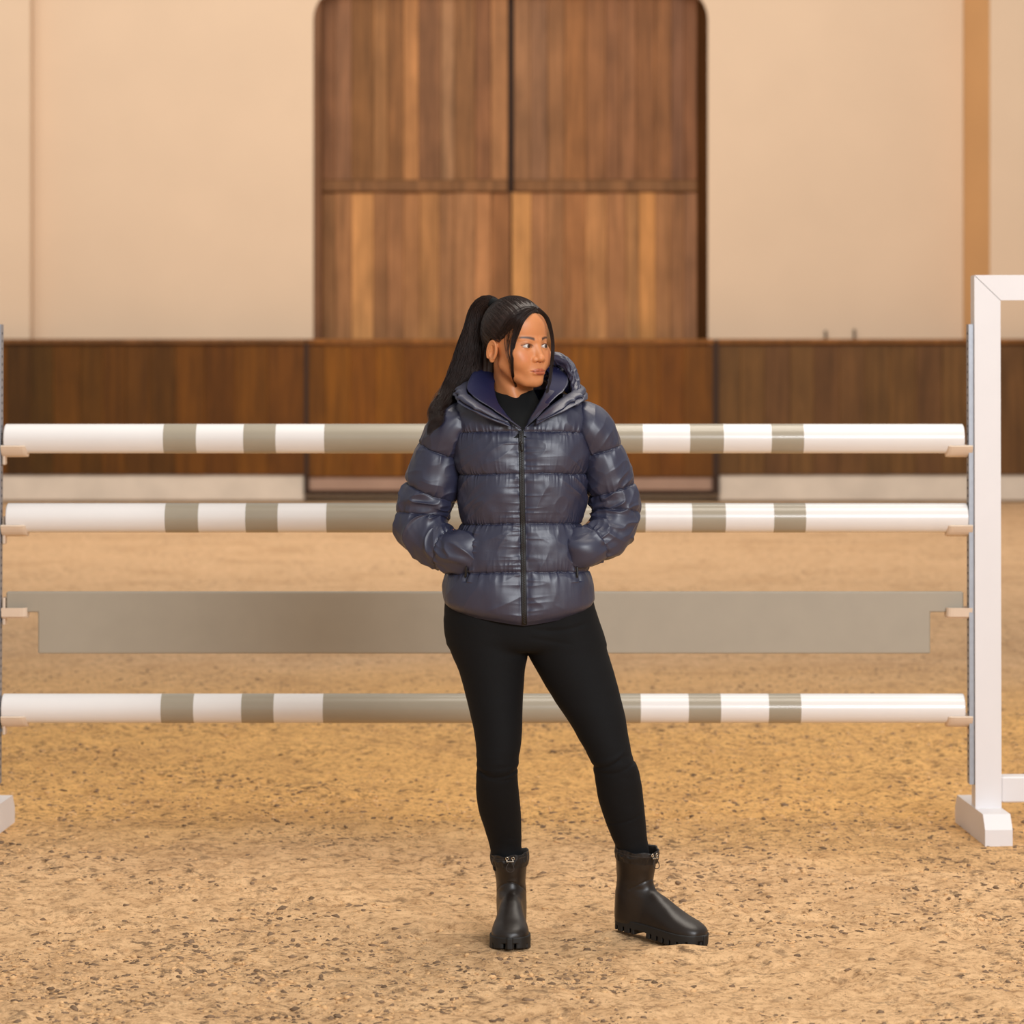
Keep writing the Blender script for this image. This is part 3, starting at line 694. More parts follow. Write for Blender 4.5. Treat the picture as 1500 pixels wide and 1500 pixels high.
# ---- hair
TIE = np.array([0.6, 9.3, 8.2])
HR = (8.0, 9.6, 9.35); HO = (0, 1.55, 3.15)
def f_hair(p):
    x, y, z = p
    d = ell(p, HO, HR)
    a = np.abs(x)
    sk = smin(smin(ell(p, (0, 1.3, 3.4), (7.4, 8.9, 8.3)), ell(p, (0, -2.5, -3.0), (6.7, 5.8, 8.2)), 2.2), ell(p, (0, -2.9, 4.4), (6.5, 5.2, 5.2)), 1.6)-.38
    d = smin(d, sk, .4)
    hl = -(y+.6+.74*(z+1)+2.4*np.exp(-((a-5.0)/2.0)**2-((z-5.6)/2.6)**2))/1.24
    d = smax(d, hl, .5)
    zl = .9-7.0*sstep(2.2, 4.6, y); d = smax(d, (zl-z), .5)
    v = np.stack([x-TIE[0], y-TIE[1], z-TIE[2]]); an = np.arctan2(v[0], -(v[2]*.75-v[1]*.66)); r = np.sqrt((v**2).sum(0))
    d = d+.045*np.sin(an*46+1.5*np.sin(r*.6))*sstep(1, 4, r)+.03*np.sin(an*113+2)*sstep(1, 4, r)
    d = smin(d, sph(p, TIE+np.array([0, .2, .3]), 1.9), 1.0)
    d = smax(d, -(np.sqrt(x*x*1.0+(z-12.6)**2*1.0)-.12)+0*y, .2)       # centre parting groove
    return d
V, Q = surface_nets(f_hair, (-9, -9.5, -7), (9, 13, 13.5), .22)
hair = part('hair', head_to_world(V), Q, M['hair'])
# strands combed back over the cap to the tie
rg = np.random.default_rng(11)
def cap_strands(n):
    out = []
    for _ in range(n*3):
        if len(out) >= n: break
        a = rg.uniform(-1, 1)*7.9; t = rg.random()
        if rg.random() < .55:    # seed on the front hairline
            z = -0.5+12.5*(1-(abs(a)/8)**1.6)*rg.uniform(.75, 1); y = -.6-.74*(z+1)
            s = np.array([a, y, z])
        else:
            s = rg.normal(size=3); s /= np.linalg.norm(s); s = s*np.array(HR)+np.array(HO)
            if s[1] < -.6-.74*(s[2]+1) or s[2] < (.6 if s[1] < 3 else -5.5): continue
        e = TIE+rg.normal(size=3)*.5
        u0 = (s-HO)/HR; u1 = (e-HO)/HR; u0 /= np.linalg.norm(u0); u1 /= np.linalg.norm(u1)
        w_ = np.linspace(0, 1, 22)[:, None]; om = math.acos(np.clip(u0@u1, -1, 1))+1e-6
        u_ = (np.sin((1-w_)*om)*u0+np.sin(w_*om)*u1)/math.sin(om)
        bow = rg.uniform(0, .12); u_[:, 2:3] += bow*np.sin(w_*np.pi)*(-.3); u_ /= np.linalg.norm(u_, axis=1)[:, None]
        lift = 1.0+rg.uniform(-.002, .010)
        out.append(u_*np.array(HR)*lift+np.array(HO))
    return np.array(out)
S = head_to_world(cap_strands(1500)); R = np.full(S.shape[:2], .00055)*(0.4+.6*np.sin(np.linspace(.15, np.pi-.15, S.shape[1])))[None]
V, Fq = tubes(S, R, 3); o = part('combed_strands', V, Fq, M['hair'], hair); tag(o, kind='stuff')
def bundle(guide, n, wid, thick, m=40, seed=5, rad=.0007, curl=.0, lo=.6, taper=.9):
    """guide rows: px, py, dy, half width px; strands run along it, spread across"""
    g = catmull(np.array([[*W(a, b, c), w_/550.0] for a, b, c, w_ in guide]), m); r_ = np.random.default_rng(seed)
    T = np.gradient(g[:, :3], axis=0); T /= np.linalg.norm(T, axis=1)[:, None]
    A = np.cross(T, np.array([0, 1, 0])); A /= np.linalg.norm(A, axis=1)[:, None]+1e-9; B = np.cross(T, A)
    s = np.linspace(0, 1, m); P = []
    for k in range(n):
        rr, th = math.sqrt(r_.random()), r_.uniform(0, 6.28); a, b = rr*math.cos(th), rr*math.sin(th)
        ph, f1 = r_.uniform(0, 6.28), r_.uniform(1.5, 3.5)
        da = a+.16*np.sin(s*6.28*f1*.6+ph)*s+curl*np.sin(s*6.28*f1+ph)*s; db = b+.2*np.sin(s*6.28*f1*.5+ph*2)*s
        endl = 1 if (lo < .7 and r_.random() < .55) else r_.uniform(lo, 1)
        idx = np.linspace(0, (m-1)*endl, m); i0 = np.floor(idx).astype(int); i1 = np.minimum(i0+1, m-1); fr = (idx-i0)[:, None]
        c = g[i0]*(1-fr)+g[i1]*fr; A_ = A[i0]; B_ = B[i0]
        P.append(c[:, :3]+A_*(da*c[:, 3]*wid)[:, None]+B_*(db*c[:, 3]*thick)[:, None])
    P = np.array(P); R_ = rad*(1-taper*np.linspace(0, 1, m)**3)[None]*r_.uniform(.7, 1.3, (n, 1))
    return P, R_
pt = [(732, 455, .05, 9), (724, 446, .055, 9.5), (715, 443, .06, 11), (706, 448, .065, 12.5), (700, 461, .07, 14.5), (696, 485, .07, 17), (690, 515, .07, 22), (683, 545, .06, 24), (668, 572, .045, 20), (655, 590, .01, 17), (642, 604, -.045, 13), (638, 617, -.08, 9), (631, 627, -.095, 5), (627, 639, -.10, 2)]
P, R = bundle(pt, 1500, 1.05, .75, 46, 4, .0008, .20, lo=.80)
V, Fq = tubes(P, R, 3); tail = part('ponytail', V, Fq, M['hair'], hair)
def solid(guide, name, mat, parent, n=24, m=60, thick=.7, groove=.12):
    g = catmull(np.array([[*W(a, b, c), w_/550.0] for a, b, c, w_ in guide]), m)
    T = np.gradient(g[:, :3], axis=0); T /= np.linalg.norm(T, axis=1)[:, None]
    A = np.cross(T, np.array([0, 1, 0])); A /= np.linalg.norm(A, axis=1)[:, None]; B = np.cross(T, A)
    th = np.arange(n)*2*np.pi/n; rr = 1+groove*np.sin(th*7+1)[None]*1.0+0*g[:, :1]
    V = g[:, None, :3]+g[:, 3][:, None, None]*rr[..., None]*(A[:, None]*np.cos(th)[None, :, None]+B[:, None]*np.sin(th)[None, :, None]*thick)
    Fc = grid_faces(n, m, True)
    Vc = np.concatenate([V.reshape(-1, 3), g[:1, :3], g[-1:, :3]])
    return part(name, Vc, [tuple(f) for f in Fc]+[((i+1) % n, i, m*n) for i in range(n)]+[((m-1)*n+i, (m-1)*n+(i+1) % n, m*n+1) for i in range(n)], mat, parent)
solid([(a, b, c, w_*.72*(1 if b < 585 else .5)) for a, b, c, w_ in pt[:-3]], 'ponytail_core', M['hair'], hair, n=56)
solid([(727, 449, .045, 8), (723, 445, .05, 8.5), (719, 443, .053, 8)], 'hair_tie', M['knit'], hair, n=20, m=8, groove=0, thick=1)
# dark mass of hair behind the ear and neck
solid([(718, 492, .06, 10), (715, 520, .06, 13), (713, 548, .065, 15), (708, 580, .06, 12)], 'hair_behind_neck', M['hair'], hair, n=40, thick=.8)
# loose locks framing the face, laid on the skin
def face_y(px, py):
    ys = np.linspace(-.16, .16, 200); P_ = [np.zeros(200), Y0+ys, np.zeros(200)]
    P_[0] = wx(px, Y0+ys); P_[2] = wz(py, Y0+ys)
    f = np.minimum(f_headneck(P_), f_hair(world_to_head(P_))/100)
    i = np.argmax(f < 0)
    return ys[i] if (f < 0).any() else None
def lock(pts, n, seed, off=-.005, dflt=None, rad=.00055, m=34):
    g = []; last = dflt if dflt is not None else -.06
    for (a, b, w_) in pts:
        y = face_y(a, b)
        if y is None or y > last+.06: y = last
        else: y = y+off
        last = y; g.append((a, b, y, w_))
    return bundle(g, n, 1.0, .35, m, seed, rad, .05, taper=.8)
LK = [([(786, 452, 3), (773, 458, 5), (762, 470, 6), (756, 487, 5), (751, 507, 3.6), (750, 528, 2.4), (751, 549, 2), (756, 567, 1.6)], 85, 1),
      ([(785, 452, 3), (768, 458, 6), (754, 470, 7), (746, 486, 7), (743, 505, 5), (745, 525, 3), (749, 545, 2)], 26, 2),
      ([(783, 451, 3), (765, 456, 7), (750, 467, 8), (738, 482, 6), (728, 494, 3)], 34, 3),
      ([(788, 452, 2), (795, 459, 3), (802, 468, 3), (806.5, 482, 2.8), (809.5, 500, 2.5), (809.5, 518, 2.5), (807.5, 540, 2.5), (805, 560, 2), (801, 578, 1.5)], 90, 4)]
Ps, Rs = [], []
for pts, n, sd in LK:
    if sd == 4:
        g = [(a, b, y, w_) for (a, b, w_), y in zip(pts, (-.075, -.07, -.06, -.055, -.05, -.05, -.05, -.055, -.06))]
        P, R = bundle(g, n, 1.0, .5, 34, 4, .00055, .05, taper=.8)
    else: P, R = lock(pts, n, sd)
    Ps.append(P); Rs.append(R)
for P, R in zip(Ps, Rs):
    V, Fq = tubes(P, R, 3); part('loose_lock', V, Fq, M['hair'], hair)
# ---------------------------------------------------------------- clothes
# ---- leggings: two legs and hips, one fabric surface
rowL = [(850, 655, 775), (885, 653, 774), (917, 652, 773), (943, 656, 773), (960, 662, 773), (983, 672, 769), (1023, 683, 766), (1058, 691.5, 765), (1085, 697, 764), (1111, 698.5, 760), (1138, 697.5, 758.5), (1165, 697.5, 760.5), (1194, 701.5, 763), (1223, 710, 764), (1250, 717, 764), (1300, 724, 768)]
rowR = [(850, 745, 862), (885, 762, 869), (917, 768, 879), (943, 770, 887), (960, 774, 892), (994, 793, 902), (1029, 814, 911), (1055, 832, 917), (1082, 848, 921), (1107, 862, 927), (1122, 868, 934), (1143, 872, 939), (1173, 877, 943), (1205, 887, 946.5), (1231, 897, 949), (1250, 905, 952), (1300, 914, 958)]
rowH = [(850, 657, 863), (885, 654, 868), (900, 653, 872), (917, 652.5, 878), (935, 655, 884), (950, 663, 880), (958, 700, 840)]
def legfield(rows, ys, bs, p, dd):
    rows = np.array(rows, float); d0 = Y0+dd
    zs = wz(rows[:, 0], d0); ce = wx((rows[:, 1]+rows[:, 2])/2, d0); ha = (rows[:, 2]-rows[:, 1])/2*d0/F
    o_ = np.argsort(zs); zs, ce, ha = zs[o_], ce[o_], ha[o_]
    zz = p[2]; c = np.interp(zz, ZT, pinterp(ZT, zs, ce)); a = np.interp(zz, ZT, pinterp(ZT, zs, ha))
    yz = wz(np.array([r[0] for r in ys], float), d0)[::-1]
    yc = np.interp(zz, ZT, pinterp(ZT, yz, np.array([r[1] for r in ys])[::-1])); b = np.interp(zz, ZT, pinterp(ZT, yz, np.array([r[2] for r in ys])[::-1]))
    k = np.sqrt(((p[0]-c)/a)**2+((p[1]-Y0-yc)/b)**2); return (k-1)*np.minimum(a, b)*.95, c, a
ZT = np.linspace(0, 1.2, 600)
yl = [(850, .0, .11), (930, .005, .105), (1000, .0, .092), (1060, -.012, .078), (1111, -.018, .064), (1140, .0, .062), (1175, .035, .064), (1215, .075, .054), (1250, .103, .044), (1300, .108, .040)]
yr = [(850, .0, .11), (930, .005, .105), (1000, .0, .092), (1060, -.010, .078), (1111, -.016, .064), (1140, -.004, .062), (1175, .018, .064), (1215, .038, .056), (1250, .052, .047), (1300, .056, .045)]
yh = [(850, .0, .118), (900, .01, .12), (935, .015, .12), (958, .01, .09)]
def f_leg(p):
    dl_, cl, al = legfield(rowL, yl, None, p, 0); dr_, cr, ar = legfield(rowR, yr, None, p, 0)
    dh, ch, ah = legfield(rowH, yh, None, p, 0)
    zc = wz(952, Y0); dh = smax(dh, zc-p[2], .02)
    d = smin(np.minimum(dl_, dr_), dh, .012)
    d = smax(d, p[2]-wz(862, Y0), .004); d = smax(d, wz(1285, Y0)-p[2], .004)
    py = 500+(H-p[2])*F/Y0; pxx = 750+p[0]*F/Y0; fr = sstep(Y0+.03, Y0-.02, p[1])
    def crease(x0, y0, x1, y1, wd, amp, bow=0):
        t = np.clip((pxx-x0)/(x1-x0), -.3, 1.3); yy = y0+(y1-y0)*t+bow*4*t*(1-t)
        win = sstep(-.25, .05, t)*sstep(1.25, .95, t)
        return amp*np.exp(-((py-yy)/wd)**2)*win*fr
    d = d+crease(704, 1127, 758, 1124, 2.4, .0035, 9)+crease(712, 1134, 752, 1136, 2, .002, 4)-crease(704, 1119, 757, 1117, 4, .002, 8)
    d = d+crease(868, 1120, 905, 1108, 2.4, .003, 5)+crease(880, 1128, 930, 1112, 2.5, .002, 6)-crease(870, 1112, 912, 1098, 4, .002, 5)
    d = d+crease(703, 1208, 764, 1222, 1.5, .0018, 8)+crease(886, 1206, 945, 1188, 1.5, .0018, 5)
    d = d+crease(790, 918, 850, 912, 3, .002, 3)+crease(782, 930, 830, 938, 3, .0015, 0)
    n = fbm(p[0]*9+3, p[1]*9, p[2]*26, 2); d = d+.0016*n*fr
    n2 = fbm(p[0]*22+3, p[1]*22, p[2]*70, 2); kn = np.exp(-((py-1118)/28)**2)+.8*np.exp(-((py-1240)/22)**2)+.5*np.exp(-((py-905)/20)**2)
    return d+.0022*n2*kn
V, Q = surface_nets(f_leg, (-.2, Y0-.16, wz(1290, Y0)), (.40, Y0+.17, wz(855, Y0)), .0042, 2)
leg = part('leggings', V, Q, M['leggings'])
# ---- jacket body
TR = np.array([(570, 716, 800, .055), (577, 694, 826, .078), (584, 678, 842, .09), (592, 668, 854, .10), (605, 662, 864, .112), (630, 662, 866, .128), (660, 667, 863, .136), (691, 671, 859, .140), (727, 674, 853.5, .138), (762, 675, 850, .136), (797, 665, 855, .138), (832, 656.5, 862, .142), (860, 653, 866, .144), (884, 655, 866, .140), (892, 660, 860, .130)], float)
def zip_px(py): return np.interp(py, [570, 628, 905], [760, 763.5, 768.5])
HEM = 890.0
def torso_xy(py, t, extra=0.0):
    """surface of the jacket shell at pixel row py (depth of her plane) and angle t (0 = towards the camera)"""
    l = pinterp(py, TR[:, 0], TR[:, 1]); r = pinterp(py, TR[:, 0], TR[:, 2]); b = pinterp(py, TR[:, 0], TR[:, 3])
    c = (l+r)/2; a = (r-l)/2/(F/Y0)+extra; b = b+extra; n = 2.35
    s_, c_ = np.sin(t), np.cos(t)
    rr = (np.abs(s_)**n+np.abs(c_)**n)**(-1/n)
    return (c-750)/(F/Y0)+a*rr*s_, Y0-b*rr*c_
SEAMS = [560, 630, 691, 763, 832, 897]
nt, nv = 640, 520
tt = np.linspace(-np.pi, np.pi, nt, endpoint=False); vv = np.linspace(571, HEM, nv)
T_, Vy = np.meshgrid(tt, vv)
def zip_t(py):
    l = pinterp(py, TR[:, 0], TR[:, 1]); r = pinterp(py, TR[:, 0], TR[:, 2]); return np.arcsin(np.clip((zip_px(py)-(l+r)/2)/((r-l)/2), -.5, .5))
tz = zip_t(Vy); dt = (T_-tz+np.pi) % (2*np.pi)-np.pi
arc = dt*.14                                           # metres around from the zip, roughly
pyw = Vy-3.0*np.clip(np.abs(dt)/1.2, 0, 1)*0+2.0*fbm(T_*2.2, Vy*.01, 1.0, 2)-3.0*sstep(.2, 1.2, np.abs(dt))   # seams sag a little to the sides
def puffs(py, seams, pw=.42):
    k = np.clip(np.searchsorted(seams, py, side='right')-1, 0, len(seams)-2); s = np.array(seams, float)
    u_ = np.clip((py-s[k])/(s[k+1]-s[k]), 0, 1); dist = np.minimum(py-s[k], s[k+1]-py)
    return (4*u_*(1-u_)+1e-5)**pw, np.abs(dist), k
pf_, ds, kk = puffs(pyw, SEAMS)
dsm = ds*.0018                                         # metres from the seam
zv = np.abs(arc); zprof = (1-np.exp(-np.maximum(zv-.008, 0)/.022))
amp = .017*np.where(kk == 0, .55, 1.0)
disp = amp*(pf_-.55)*(.30+.70*zprof)-.006*(1-zprof)
# puckers: short folds running away from seams and from the zip
side = np.where(dt > 0, 3.0, 17.0)
pk = ridge(vnoise(T_*19+side, Vy*.030+kk*9, kk*3.3), 2)-.35
disp += .0055*pk*np.exp(-dsm/.014)*(dsm > .0)*(.4+.6*zprof)
pk2 = ridge(vnoise(arc*9+side, Vy*.16, side), 1.6)-.35
disp += .0042*pk2*np.exp(-zv/.026)*sstep(.004, .012, zv)
pk3 = ridge(vnoise(arc*26+side+Vy*.02, Vy*.045-np.abs(arc)*14, side), 2)-.3
disp += .0022*pk3*pf_
# drag folds from the armpits and pockets down towards the waist
for sg in (-1, 1):
    a_s = sg*dt; dr_ = np.exp(-((a_s-1.25)/.5)**2)
    disp += .0065*dr_*(ridge(vnoise(Vy*.055-sg*dt*3.2+40, a_s*1.2, 5+sg), 2)-.35)*np.exp(-((Vy-725)/60)**2)
disp += .007*fbm(T_*2.1, Vy*.018, 7.0, 3)+.0016*fbm(T_*6, Vy*.05, 3.0, 2)*pf_
# sewn pocket lines
for sg, x0, x1 in ((-1, 694, 683), (1, 842, 846)):
    pxs = (torso_xy(Vy, T_)[0])*F/Y0+750; ln = np.interp(Vy, [772, 842], [x0, x1])
    m_ = (Vy > 766)*(Vy < 846)*(np.cos(T_) > 0); disp -= .005*np.exp(-((pxs-ln)/2.2)**2)*m_
    disp += .004*np.exp(-((pxs-ln+sg*6)/4)**2)*m_*(ridge(vnoise(Vy*.12, pxs*.05, 2.0))+.3)
bx_, by_ = torso_xy(Vy, T_); ex_, ey_ = torso_xy(Vy, T_, .01)
nxv, nyv = ex_-bx_, ey_-by_; nn = np.sqrt(nxv**2+nyv**2); nxv /= nn; nyv /= nn
fade = sstep(571, 600, Vy)
Zt = H-(Vy-500)/(F/Y0)
fr_ = np.clip(np.cos(dt), 0, 1)**1.5; v_ = (Vy-571)/(HEM-571)
Zt = Zt-.032*fr_*np.exp(-np.abs(arc)*4.5)*sstep(.78, 1.0, v_)-.006*sstep(.9, 1, v_)
roll = sstep(HEM-16, HEM, Vy)                          # hem turns in
disp = disp*(1-roll*.6)-.012*roll**2
Xt = bx_+nxv*disp*fade; Yt = by_+nyv*disp*fade
Zt = Zt+.5*disp*fade*np.clip((600-Vy)/25, 0, 1)
Vt = np.stack([Xt, Yt, Zt], -1)
# inner turn-up at the hem so the shell has thickness
ins = Vt[-1].copy(); cen = ins.mean(0); ring2 = cen+(ins-cen)*.93; ring2[:, 2] = ins[:, 2]+.002; ring3 = cen+(ins-cen)*.9; ring3[:, 2] = ins[:, 2]+.04
Vt = np.concatenate([Vt.reshape(-1, 3), ring2, ring3])
JF = grid_faces(nt, nv+2, True)[:, ::-1].copy()
pxf = np.concatenate([(Xt*F/Yt+750).ravel(), np.zeros(2*nt)]); pyf = np.concatenate([Vy.ravel(), np.full(2*nt, 900.)]); ff = np.concatenate([(np.cos(T_) > 0).ravel(), np.zeros(2*nt, bool)])
open_ = ff & (pyf < 629-np.abs(pxf-764.5)*.72) & (pxf > 706) & (pxf < 824)
JF = JF[~open_[JF].any(1)]
jk = part('jacket', Vt, JF, M['navy'])
def torso_front(px, py, lift=0.0):     # point on the finished jacket front under a pixel
    row = int(round((py-571)/(HEM-571)*(nv-1))); row = min(max(row, 0), nv-1)
    xs = Xt[row]; fr = np.cos(tt) > 0
    xx = wx(px, Y0-.13); i = np.where(fr)[0][np.argmin(np.abs(xs[fr]-xx))]
    return np.array([xx, Yt[row, i]-lift, Zt[row, i]])
# ---- sleeves
def sleeve(st, seams, seed, side):
    st = np.array([[*W(a, b, dy), r/550.0, fl] for a, b, dy, r, fl in st]); n, m = 220, 460
    g = catmull(st, m); L = np.r_[0, np.cumsum(np.linalg.norm(np.diff(g[:, :3], axis=0), axis=1))]
    T = np.gradient(g[:, :3], axis=0); T /= np.linalg.norm(T, axis=1)[:, None]
    for _ in range(30): T[1:-1] = (T[:-2]+T[1:-1]+T[2:])/3
    T /= np.linalg.norm(T, axis=1)[:, None]
    A = np.cross(T, np.array([0, 1., 0])); A /= np.linalg.norm(A, axis=1)[:, None]; B = np.cross(A, T)
    th = np.arange(n)*2*np.pi/n; TH, LL = np.meshgrid(th, L)
    # A points sideways in the picture; tilt the seams by shifting their station around the arm
    sm = [0]+[L[np.argmin(np.linalg.norm(g[:, [0, 2]]-W(a, b)[[0, 2]], axis=1))] for a, b in seams]+[L[-1]+.02]
    Lw = LL+.012*np.cos(TH)*side*0+.006*fbm(np.cos(TH)*1.3+seed, np.sin(TH)*1.3, LL*9, 2)
    k = np.clip(np.searchsorted(sm, Lw.ravel(), side='right').reshape(Lw.shape)-1, 0, len(sm)-2); sm = np.array(sm)
    u_ = np.clip((Lw-sm[k])/(sm[k+1]-sm[k]), 0, 1); dist = np.minimum(Lw-sm[k], sm[k+1]-Lw)
    pf = (4*u_*(1-u_)+1e-5)**.42
    d = .013*(pf-.62)
    cx_, sx_ = np.cos(TH), np.sin(TH)
    d += .006*(ridge(vnoise(cx_*3.2+seed, sx_*3.2, LL*9+k*5), 2)-.35)*np.exp(-np.abs(dist)/.016)
    # compression folds: strong on the inner bend and on the forearm
    bend = np.exp(-((LL-sm[-3])/.07)**2)
    f1 = ridge(vnoise(LL*38+1.2*cx_, cx_*1.3+seed*3, sx_*1.3), 2)-.3
    f2 = ridge(vnoise(LL*22+2.2*sx_, cx_*1.1+seed*5, sx_*1.1+4), 2)-.3
    d += (.0022+.0068*sstep(.17, .30, LL))*f1+.0052*f2*(.35+.65*bend)
    d += .005*fbm(cx_*1.2+seed, sx_*1.2, LL*8, 3)
    r = g[:, 3][:, None]+d*sstep(0, .03, LL)
    V = g[:, None, :3]+r[..., None]*(A[:, None]*cx_[..., None]+B[:, None]*sx_[..., None]*g[:, 4][:, None, None])
    e1 = g[-1, :3]; V = np.concatenate([V.reshape(-1, 3), [e1]]); Fc = grid_faces(n, m, True)
    return V, Fc
SL = [(690, 606, .0, 17, 1.5), (676, 613, .0, 25, 1.5), (660, 629, .0, 31, 1.35), (645, 660, .004, 33, 1.2), (638, 688, .008, 36, 1.1), (632, 715, .012, 38.5, 1.05), (621, 742, .014, 35.5, 1.0), (618.5, 768, .006, 37.5, .95), (635, 793, -.02, 31, .95), (656, 806, -.05, 30, .95), (678, 809, -.075, 28, .9), (697, 809, -.07, 26, .8), (716, 813, -.05, 18, .6)]
SR = [(836, 604, .0, 17, 1.5), (850, 611, .0, 24, 1.5), (866, 628, .0, 30, 1.35), (880, 656, .004, 31, 1.2), (888, 684, .008, 33, 1.1), (893, 710, .012, 35, 1.05), (899.5, 734, .014, 33.5, 1.0), (901, 759, .004, 33.5, .95), (888, 783, -.025, 29.5, .95), (870, 796, -.055, 28, .9), (851, 803, -.075, 26.5, .9), (836, 806, -.065, 23, .8), (820, 812, -.05, 16, .6)]
for st, sms, sd, side in ((SL, [(646, 661), (631, 722), (626, 758), (655, 798)], 3.0, -1), (SR, [(880, 660), (893, 718), (896, 752), (868, 790)], 8.0, 1)):
    V, Fc = sleeve(st, sms, sd, side); part('sleeve', V, Fc if side > 0 else Fc, M['navy'], jk)
# ---- collar and hood
def leaf(name, base, top, thick, mat, seed, n=40, m=360, crease=.004, inner=False, mid=.5):
    bs = catmull(np.array([W(*q) for q in base]), m); tp = catmull(np.array([W(*q) for q in top]), m)
    cen = np.array([wx(757, Y0), Y0+.03]); out = (bs+tp)/2; o2 = out[:, :2]-cen; o2 /= np.linalg.norm(o2, axis=1)[:, None]
    O = np.concatenate([o2, np.full((m, 1), -.15)], 1)
    s = np.linspace(0, 1, n//2); arch = np.sqrt(np.maximum(1-(2*s-1)**4, 0))
    seam = 1-.42*np.exp(-((s-mid)/.055)**2)
    e = np.linspace(0, 1, m); ends = np.minimum(sstep(0, .05, e), sstep(1, .95, e))*.8+.2
    wv = np.linspace(0, 1, m)
    rings = []
    for j in range(n//2):
        c = bs+(tp-bs)*s[j]
        dsp = crease*((ridge(vnoise(wv*26+seed, s[j]*1.6, seed), 2)-.35)+.6*fbm(wv*14, s[j]*2, seed, 2))
        rings.append(c+O*((thick*.62*arch[j]*seam[j])*ends+dsp*(arch[j] > .1))[:, None])
    for j in range(n//2-1, -1, -1):
        c = bs+(tp-bs)*s[j]
        dsp = crease*.6*(ridge(vnoise(wv*22+seed+9, s[j]*1.6, seed), 2)-.35)
        rings.append(c-O*((thick*.38*arch[j])*ends+dsp*(arch[j] > .1))[:, None])
    V = np.stack(rings, 1).reshape(-1, 3)       # index m-major: i*n + j
    Fc = [tuple(f) for f in grid_faces(n, m, True)]+[tuple(range(n-1, -1, -1)), tuple(range((m-1)*n, m*n))]
    o = part(name, V, Fc, mat, jk); o.data.materials.append(M['navy_in'])
    mi = np.zeros(len(o.data.polygons), np.int32); k_ = np.arange(n*(m-1)) % n; mi[:n*(m-1)] = ((k_ >= n//2) & (k_ < n-1)).astype(np.int32) if inner else 0
    o.data.polygons.foreach_set('material_index', mi); return o
colb = [(764, 632, -.135), (752, 619, -.125), (740, 604, -.10), (729, 588, -.065), (724, 566, -.01), (728, 548, .05), (750, 540, .09), (780, 540, .095), (803, 545, .05), (804, 558, .0), (797, 577, -.06), (785, 598, -.10), (774, 615, -.125), (768, 632, -.135)]
colt = [(763, 626, -.14), (744, 612, -.138), (722, 598, -.13), (700, 584, -.115), (685, 571, -.075), (689, 553, -.01), (697, 543, .04), (725, 534, .11), (785, 530, .12), (818, 534, .08), (829, 548, .03), (828, 566, -.045), (808, 586, -.105), (790, 606, -.13), (769, 626, -.14)]
leaf('collar', colb, colt, .020, M['navy'], 2.0, crease=.0045, inner=True, mid=.93)
hb = [(750, 627, -.142), (726, 617, -.14), (703, 606, -.13), (684, 594, -.095), (675, 580, -.02), (690, 585, .09), (740, 590, .15), (790, 590, .15), (838, 586, .10), (850, 580, .02), (845, 588, -.055), (824, 600, -.105), (803, 611, -.13), (784, 624, -.142)]
ht = [(744, 616, -.14), (722, 603, -.138), (700, 590, -.13), (682, 577, -.09), (683, 562, -.01), (697, 552, .08), (740, 545, .13), (785, 540, .13), (822, 548, .09), (842, 560, .03), (842, 571, -.035), (822, 586, -.095), (805, 598, -.125), (786, 613, -.142)]
leaf('hood', hb, ht, .034, M['navy'], 6.0, crease=.010, mid=.5)
# the hood's mouth standing up behind her cheek: padded rim around a dark lining
def soft_tube(name, path, mat, seed, n=60, m=180, am=.28, closed_taper=8):
    g = catmull(np.array([[*W(a, b, c), w_/550.0] for a, b, c, w_ in path]), m)
    T = np.gradient(g[:, :3], axis=0); T /= np.linalg.norm(T, axis=1)[:, None]; A = np.cross(T, np.array([0, 1., 0])); A /= np.linalg.norm(A, axis=1)[:, None]; B = np.cross(T, A)
    TH, SS = np.meshgrid(np.arange(n)*2*np.pi/n, np.linspace(0, 1, m))
    rr = g[:, 3][:, None]*(1+am*fbm(np.cos(TH)*1.5+seed, np.sin(TH)*1.5, SS*9, 3)+am*.8*(ridge(vnoise(SS*16+np.cos(TH), np.cos(TH)*1.5, np.sin(TH)*1.5+seed))-.3))*np.sqrt(np.clip(1-(2*SS-1)**closed_taper, .02, 1))
    V = g[:, None, :3]+rr[..., None]*(A[:, None]*np.cos(TH)[..., None]+B[:, None]*np.sin(TH)[..., None])
    return part(name, V, grid_faces(n, m, True), mat, jk)
soft_tube('hood_rim', [(843, 584, -.05, 6), (843, 568, -.01, 7), (839, 550, .02, 7.5), (832, 535, .035, 8), (819, 527, .05, 8.5), (800, 526, .07, 9), (775, 532, .10, 9)], M['navy'], 3.0)
soft_tube('hood_lining', [(838, 575, .03, 10), (830, 556, .06, 13), (815, 545, .085, 15), (790, 545, .10, 14)], M['navy_in'], 5.0)
